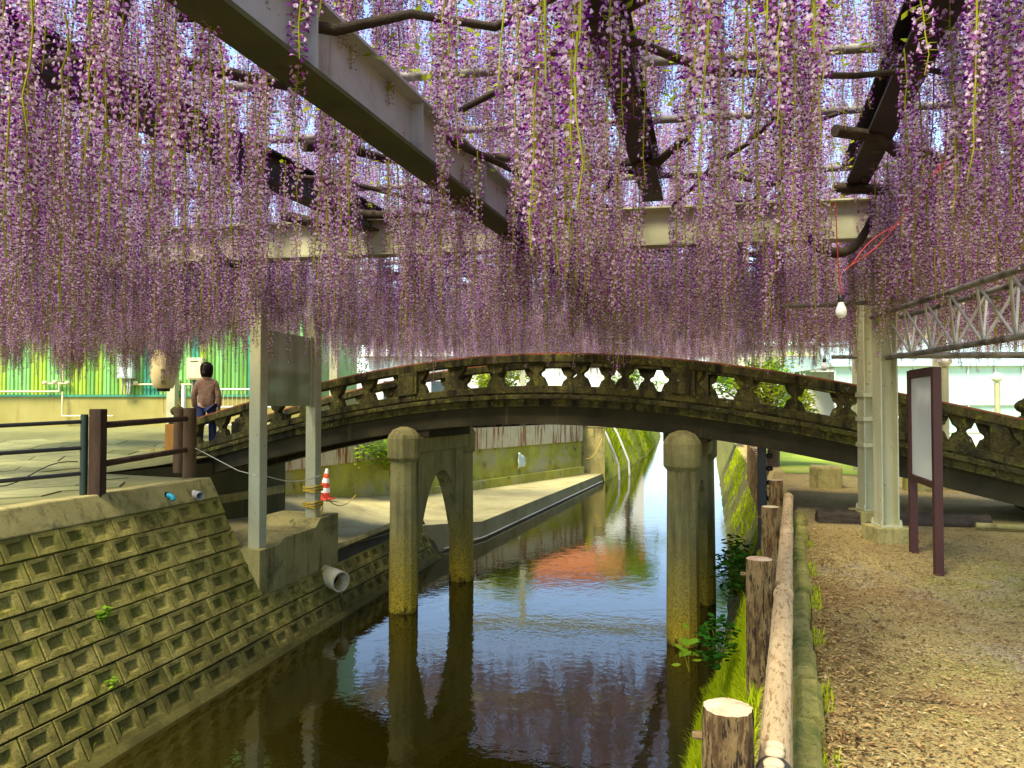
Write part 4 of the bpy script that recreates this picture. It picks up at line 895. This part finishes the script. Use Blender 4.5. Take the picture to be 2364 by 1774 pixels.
# paper lantern
lc = c2w(-7.1, 15.0, 1.78); ln = thing('paper_lantern', 'big cream paper lantern with black writing hanging before the green building', 'lantern', lc, TH)
pf = []
for i in range(41):
    k = i / 40; r = .13 + .125 * math.sin(math.pi * min(1, max(0, .04 + .92 * k))) ** .55; pf.append((r * (1 + (.018 if i % 2 else -.012)), .06 + .80 * k))
m_ = MB(); m_.lathe(pf, (0, 0, 0), 32); obj('shade', m_, M['paper'], ln)
for z in (0, .86):
    m_ = MB(); m_.lathe([(.115, z), (.125, z + .02), (.125, z + .06), (.115, z + .07)], (0, 0, 0), 24); obj('rim', m_, M['ink'], ln)
m_ = MB(); m_.tube([(0, 0, .92), (0, 0, 1.7)], .008, 6); obj('cord', m_, M['ink'], ln)
m_ = MB(); m_.tube([(0, 0, 0), (.01, 0, -.45)], .004, 5); obj('pull_cord', m_, M['red'], ln)
def lantern_text(txt, x0, size, ztop):
    for i, chh in enumerate(txt):
        cu = bpy.data.curves.new('character', 'FONT'); cu.body = chh; cu.size = size; cu.align_x = 'CENTER'
        t_ = bpy.data.objects.new('character', cu); col.objects.link(t_); dg = bpy.context.evaluated_depsgraph_get(); me = bpy.data.meshes.new_from_object(t_.evaluated_get(dg)); bpy.data.objects.remove(t_)
        for v in me.vertices:
            x, z = v.co.x + x0, v.co.y + ztop - i * size * 1.05; k = min(1, max(0, (z - .06) / .8)); r = .262 if .2 < k < .85 else (.13 + .125 * math.sin(math.pi * min(1, max(0, .04 + .92 * k))) ** .55) * 1.03
            a = x / r; v.co = (r * math.sin(a), -r * math.cos(a), z)
        me.materials.clear(); me.materials.append(M['ink']); link('character', me, ln)
lantern_text('青谷松', .10, .105, .36)
# ---------------------------------------------------------------- green corrugated building
GB = c2w(0, 18.8, .93); gb = thing('corrugated_building', 'green ribbed sheet metal building on a concrete plinth', 'building', GB, TH)
x0, x1 = -17, -5.2
m_ = MB(); m_.box(x0, x1, 0, 6, -.3, .78); obj('plinth', m_, M['plinth'], gb)
m_ = MB(); m_.box(x0, x1, .06, 5.9, .78, 4.2); obj('wall', m_, M['greenA'], gb)
m_ = MB(); m_.box(x0, x1 + .02, -.035, .05, .77, .82); obj('drip_flashing', m_, M['greenC'], gb)
m_ = MB(); m_.box(x0 - .3, x1 + .3, -.4, 6.3, 4.2, 4.35); obj('roof', m_, M['steel'], gb, bev=.02)
rg_ = random.Random(6); x = x0; pan = {}
while x < x1 - .05:
    w = .205; mt = rg_.choices(('greenB', 'greenA', 'greenD', 'greenC'), (3, 3, 2.4, .4) if x < -9.6 else (.6, 3.4, 3.6, 1.2))[0]
    if mt not in pan:
        q_ = MB(); q_.prism([(.006, .0), (.03, -.03), (.085, -.03), (.105, -.008), (.125, -.03), (.175, -.03), (.199, 0), (.199, .04), (.006, .04)], lambda p: Vector((p[0], p[1], .825)), lambda p: Vector((p[0], p[1], 4.18))); q_.box(.001, .007, -.002, .03, .825, 4.18)
        pan[mt] = q_.mesh('sheet_panel', M[mt])
    link('sheet_panel', pan[mt], gb, loc=(x, 0, 0)); x += w
def wbox(label, x, z, w, h, mat, parts=True):
    r_ = thing('meter_box', label, 'meter box', gb.matrix_basis @ Vector((x, -.16, z)), TH)
    m_ = MB(); m_.box(-w / 2, w / 2, -.1, .125, 0, h); obj('case', m_, mat, r_, bev=.012)
    m_ = MB(); m_.box(-w / 2 + .03, w / 2 - .03, -.112, -.1, .04, h - .05); obj('cover', m_, mat, r_, bev=.006)
    m_ = MB(); m_.box(-w / 4, w / 4, -.12, -.1, h - .1, h - .08); obj('handle', m_, M['steeldark'], r_)
    for k in (-.25, .1, .25):
        m_ = MB(); m_.tube([(k * w, 0, 0), (k * w + .02, -.02, -.18), (k * w - .03, .04, -.4)], .022, 8); obj('conduit', m_, M['pipe'], r_)
from mathutils import Euler
gb.matrix_basis = Matrix.Translation(GB) @ Matrix.Rotation(TH, 4, 'Z')
wbox('pale grey green meter box with conduits on the green building', -9.77, 1.23, .38, .62, M['palebox'])
wbox('cream meter box on the green building behind the walking person', -8.0, 1.2, .40, .55, M['cream'])
wbox('small cream switch box low on the green building beside the white posts', -8.55, .92, .2, .3, M['cream'])
gm = thing('gas_pipe', 'brassy gas pipe with valves running along the foot of the green sheets', 'pipe', gb.matrix_basis @ Vector((-12.4, -.1, .9)), TH)
for (p, q_) in (((-4, 0, .0), (.9, 0, .0)), ((.9, 0, 0), (.9, 0, .25)), ((.5, 0, .2), (1.15, 0, .2)), ((1.0, 0, .2), (1.0, 0, 1.3)), ((2.6, 0, .18), (4.3, 0, .18)), ((1.0, -.02, 0), (1.0, -.02, -.62)), ((1.0, -.03, -.62), (2.3, -.03, -.62))):
    bar('pipe_run', p, q_, .022, M['cream'], gm, 8)
for (x, z) in ((.55, .22), (.8, .24), (1.12, .22), (2.65, .2), (2.85, .22)):
    m_ = MB(); m_.lathe([(.03, -.05), (.055, -.03), (.055, .03), (.03, .05)], (x, -.02, z), 10); obj('valve', m_, M['cream'], gm)
# white tubular gate behind the person
gt = thing('white_gate', 'white tubular gate with mesh infill behind the walking person', 'gate', c2w(-7.6, 16.6, .9), TH)
for x in (.2, .5): bar('post', (x, 0, 0), (x, 0, 1.05), .045, M['white'], gt)
for z in (.15, .55, .95): bar('rail', (.5, 0, z), (2.3, 0, z), .02, M['white'], gt)
for k in range(17): bar('wire', (.6 + k * .1, 0, .15), (.6 + k * .1, 0, .95), .006, M['cream'], gt, 5)
# person
pz = c2w(-5.62, 13.55); pe = thing('person', 'person in a tan jacket and dark jeans with short black hair walking away', 'person', (pz.x, pz.y, .66), TH + R(12))
def skin(name, vs_, es, rad, mat, parent, root_i=0, sub=2):
    me = bpy.data.meshes.new(name); me.from_pydata(vs_, es, []); me.materials.append(mat); o = link(name, me, parent)
    m1 = o.modifiers.new('skin', 'SKIN'); m1.use_smooth_shade = True
    for v, r in zip(me.skin_vertices[0].data, rad): v.radius = (r, r) if not isinstance(r, tuple) else r
    me.skin_vertices[0].data[root_i].use_root = True
    m2 = o.modifiers.new('sub', 'SUBSURF'); m2.levels = sub; m2.render_levels = sub
    return o
hgt = 1.6
B = [(0, 0, .88), (0, 0, 1.10), (0, -.01, 1.28), (0, 0, 1.36), (0, .02, 1.46), (0, .015, 1.53)]   # spine up to the head
Ee = [(0, 1), (1, 2), (2, 3), (3, 4), (4, 5)]; Rr = [.12, .11, .12, .05, .085, .08]
for sgn in (-1, 1):
    b = len(B); f = .12 * sgn
    B += [(.09 * sgn, 0, .84), (.095 * sgn, f * .6 + .02, .46), (.095 * sgn, f * .9 - .03, .07), (.10 * sgn, f * .9 + .12, .03)]; Ee += [(0, b), (b, b + 1), (b + 1, b + 2), (b + 2, b + 3)]; Rr += [.085, .058, .042, .035]
    a = len(B); B += [(.15 * sgn, -.01, 1.25), (.215 * sgn, -.03, 1.02), (.215 * sgn, .05 - f * .3, .84), (.21 * sgn, .08 - f * .3, .76)]; Ee += [(2, a), (a, a + 1), (a + 1, a + 2), (a + 2, a + 3)]; Rr += [.05, .042, .032, .028]
    for k, (dx, L) in enumerate(((-.03, .05), (-.015, .075), (0, .085), (.015, .078), (.03, .06))):
        h = len(B); B += [(.21 * sgn + dx * .7, .085 - f * .3, .73), (.21 * sgn + dx, .10 - f * .3, .73 - L * .55), (.21 * sgn + dx * 1.0, .115 - f * .3, .73 - L)]; Ee += [(a + 3, h), (h, h + 1), (h + 1, h + 2)]; Rr += [.009, .008, .007]
skin('body', B, Ee, Rr, M['skin'], pe)
JV = [(0, 0, .76), (0, 0, 1.02), (0, -.01, 1.20), (0, -.005, 1.33)]; JE = [(0, 1), (1, 2), (2, 3)]; JR = [(.185, .13), (.165, .115), (.155, .115), (.075, .07)]
for sgn in (-1, 1):
    a = len(JV); f = .12 * sgn; JV += [(.15 * sgn, -.01, 1.25), (.215 * sgn, -.03, 1.02), (.215 * sgn, .05 - f * .3, .80)]; JE += [(2, a), (a, a + 1), (a + 1, a + 2)]; JR += [.068, .060, .052]
skin('jacket', JV, JE, JR, M['jacket'], pe)
TV = [(0, 0, .90)]; TE = []; TR = [(.16, .12)]
for sgn in (-1, 1):
    b = len(TV); f = .12 * sgn; TV += [(.09 * sgn, 0, .80), (.095 * sgn, f * .6 + .02, .46), (.095 * sgn, f * .9 - .03, .10)]; TE += [(0, b), (b, b + 1), (b + 1, b + 2)]; TR += [.10, .078, .068]
skin('trousers', TV, TE, TR, M['jeans'], pe)
m_ = MB(); m_.lathe([(.085, -.15), (.105, -.10), (.115, -.02), (.112, .05), (.085, .10), (.04, .125), (.01, .13)], (0, 0, 1.51), 24); hr = obj('hair', m_, M['hair'], pe)
for v in hr.data.vertices: v.co.y = v.co.y * 1.08 - .01
# light bulbs on cables
def bulb(x, y, z, label, cord=.5, s_=1):
    r_ = thing('light_bulb', label, 'light bulb', c2w(x, y, z))
    m_ = MB(); m_.lathe([(.004, -.088 * s_), (.028 * s_, -.08 * s_), (.045 * s_, -.055 * s_), (.05 * s_, -.025 * s_), (.043 * s_, .008 * s_), (.028 * s_, .04 * s_), (.024 * s_, .06 * s_)], (0, 0, 0), 20); obj('globe', m_, M['bulb'], r_)
    m_ = MB(); m_.lathe([(.026 * s_, .06 * s_), (.03 * s_, .07 * s_), (.028 * s_, .12 * s_), (.014 * s_, .13 * s_)], (0, 0, 0), 16); obj('socket', m_, M['blackpipe'], r_)
    m_ = MB(); m_.tube([(0, 0, .12 * s_), (-.02, .01, .12 * s_ + cord * .5), (-.03, 0, .12 * s_ + cord)], .004, 5); obj('cord', m_, M['red'], r_)
bulb(2.42, 5.4, 2.24, 'bare white bulb hanging in front of the flowers over the path', .7, .8)
bulb(5.0, 12.2, 2.55, 'bare white bulb hanging low among the flowers behind the bridge', .6)
bulb(5.35, 12.6, 2.18, 'lowest bare white bulb hanging behind the bridge railing', .8)
bulb(3.6, 10.3, 2.9, 'bare bulb half hidden in the flowers above the bridge', .4)
ct = thing('red_cable', 'red twin cable slanting through the flowers from a black junction box', 'cable', c2w(3.25, 5.2, 3.3))
m_ = MB(); m_.tube([Vector((CT * (-.9 * k), ST * (-.9 * k), .1 - .95 * k + .05 * math.sin(k * 7))) for k in [i / 14 for i in range(15)]], .004, 5); obj('cable_run', m_, M['red'], ct)
m_ = MB(); m_.tube([Vector((CT * (-.86 * k) + .015, ST * (-.9 * k), .1 - .9 * k + .05 * math.sin(k * 9))) for k in [i / 14 for i in range(15)]], .004, 5); obj('cable_run', m_, M['red'], ct)
m_ = MB(); m_.lathe([(.03, -.05), (.06, -.03), (.06, .04), (.03, .07)], (0, 0, .12), 12); obj('junction_box', m_, M['blackpipe'], ct)
# globe lamps on posts beyond the bridge
for (x, y, z, r, lb) in ((8.0, 13.6, 2.28, .125, 'white globe lamp on a post above the maroon board'), (11.2, 17.0, 2.08, .115, 'white globe lamp on a post in front of the glasshouse')):
    p = c2w(x, y, 0); r_ = thing('globe_lamp', lb, 'lamp', (p.x, p.y, .05))
    m_ = MB(); m_.lathe([(r * math.sin(max(.05, i * .196)), -r * math.cos(i * .196)) for i in range(17)], (0, 0, z), 22); obj('globe', m_, M['bulb'], r_)
    m_ = MB(); m_.tube([(0, 0, 0), (0, 0, z - r)], .06, 12); obj('post', m_, M['steel'], r_)

# ---------------------------------------------------------------- glasshouse, far houses, trees
gh = thing('glasshouse', 'long pale glasshouse with thin metal glazing bars beyond the bridge', 'glasshouse', c2w(17, 24, .12), TH + R(-6))
gh.matrix_basis = Matrix.Translation(gh.location) @ Matrix.Rotation(TH + R(-6), 4, 'Z')
m_ = MB(); m_.box(-6.2, 14, .02, 7.5, 0, .45); obj('base_wall', m_, M['house'], gh)
for k in range(24):
    xa = -6.2 + k * .84
    for z0, z1 in ((.46, 1.35), (1.37, 2.6)):
        q_ = MB(); q_.box(xa + .02, xa + .82, .06, .075, z0, z1); obj('pane', q_, M['glasspane'], gh)
    q_ = MB(); q_.box(xa - .02, xa + .02, .0, .09, .45, 2.65); obj('glazing_bar', q_, M['alu'], gh)
for z in (.45, 1.35, 2.6):
    q_ = MB(); q_.box(-6.25, 14, -.01, .08, z, z + .035); obj('transom', q_, M['alu'], gh)
q_ = MB(); q_.strip(2, lambda i: [((-6.3, 14)[i], -.1, 2.64), ((-6.3, 14)[i], 3.7, 4.2), ((-6.3, 14)[i], 7.6, 2.64)]); obj('roof', q_, M['glasspane'], gh)
q_ = MB(); q_.box(-6.2, 14, 3.4, 3.5, .4, 2.6); obj('screen', q_, M['house'], gh)
def house(label, x, y, w, d, h, wall, roofm, z=.4, pitch=1.2, rz=0):
    r_ = thing('far_house', label, 'house', c2w(x, y, z), TH + rz)
    q_ = MB(); q_.box(-w / 2, w / 2, 0, d, -.5, h); obj('wall', q_, wall, r_)
    q_ = MB(); q_.strip(2, lambda i: [((-w / 2 - .4, w / 2 + .4)[i], -.4, h), ((-w / 2 - .4, w / 2 + .4)[i], d / 2, h + pitch), ((-w / 2 - .4, w / 2 + .4)[i], d + .4, h)]); obj('roof', q_, roofm, r_)
    n = int(w / 1.8)
    for fl in range(int(h / 2.6)):
        for k in range(n):
            xx = -w / 2 + (k + .5) * w / n; q_ = MB(); q_.box(xx - .45, xx + .45, -.03, .02, .9 + fl * 2.6, 2.0 + fl * 2.6); wd = obj('window', q_, M['window'], r_)
            q_ = MB(); q_.box(xx - .52, xx + .52, -.06, .0, .82 + fl * 2.6, .89 + fl * 2.6); obj('sill', q_, M['alu'], wd)
    return r_
oh = house('tall house with orange upper storey behind the far left bank', 4.9, 47, 7.0, 7, 6.2, M['house'], M['orangetile'], .4, .8)
q_ = MB(); q_.box(-3.6, 3.6, -.1, 7.1, 4.0, 6.19); obj('upper_cladding', q_, M['orangetile'], oh)
house('white house with pale roof beyond the bridge on the far left', -3.5, 36, 7, 6, 3.2, M['house'], M['house'], .6)
house('wide pale house beyond the lawn on the right bank', 20, 44, 12, 8, 3.4, M['house'], M['steel'], .2, 1.6, -.15)
house('low white shed beyond the lawn behind the bridge', 16.5, 37, 6, 5, 2.2, M['house'], M['house'], .2, .8)
def tree(label, x, y, z, h, rad, mat, seed, nl=3600, leaf=.16):
    r = random.Random(seed); p = c2w(x, y, z); r_ = thing('tree', label, 'tree', p, 0, None)
    q_ = MB(); q_.tube([(0, 0, -.2), (.05, .02, h * .3), (-.03, .05, h * .6), (.02, 0, h * .9)], [.16, .12, .07, .02], 8)
    cl_ = []
    for k in range(15):
        a = r.uniform(0, 6.28); rr_ = rad * r.uniform(.2, .85); zz = h * r.uniform(.38, .95); c = Vector((math.cos(a) * rr_, math.sin(a) * rr_, zz)); cl_.append((c, rad * r.uniform(.25, .5)))
        q_.tube([(0, 0, zz * .6), c * .6 + Vector((0, 0, zz * .3)), c], [.05, .03, .012], 5)
    obj('trunk', q_, M['trunk'], r_)
    m_ = MB()
    for _ in range(nl):
        c, cr = r.choice(cl_); d = Vector((r.gauss(0, 1), r.gauss(0, 1), r.gauss(0, .8))).normalized() * cr * r.random() ** .4; e_ = c + d; a = r.uniform(0, 6.28)
        u = Vector((math.cos(a), math.sin(a), r.uniform(-.7, .4))).normalized(); w = u.cross(Vector((r.gauss(0, .5), r.gauss(0, .5), 1))).normalized(); L = leaf * r.uniform(.6, 1.4)
        m_.add([e_, e_ + u * L * .5 + w * L * .3, e_ + u * L, e_ + u * L * .5 - w * L * .3], [(0, 1, 2, 3)])
    f_ = obj('crown', m_, mat, r_, fix=False); f_['kind'] = 'stuff'
tree('round yellow green tree on the far left bank before the orange house', 6.3, 40.5, .5, 4.6, 2.0, M['leafL'], 1)
tree('bright green bushy tree on the right bank behind the bridge', 9.0, 28, .15, 3.4, 1.7, M['leafL'], 2)
tree('low bright yellow green shrub on the bank right behind the bridge railing', 5.85, 16.6, .05, 2.5, .95, M['leafY'], 12, 2600, .11)
tree('light green tree beside the white shed', 13.2, 34, .2, 4.4, 2.2, M['leafL'], 3)
tree('yellow green shrub tree in front of the pale houses on the far left', -.6, 33, .6, 3.0, 1.9, M['leafY'], 4)
tree('dark green tree behind the glasshouse', 22, 38, .2, 6, 3.0, M['leafG'], 5)
tree('tall light green tree far along the canal', 20.0, 62, .3, 7, 3.4, M['leafL'], 6)
tree('wide green tree far beyond the left houses', -11, 46, .6, 7, 3.6, M['leafG'], 7)
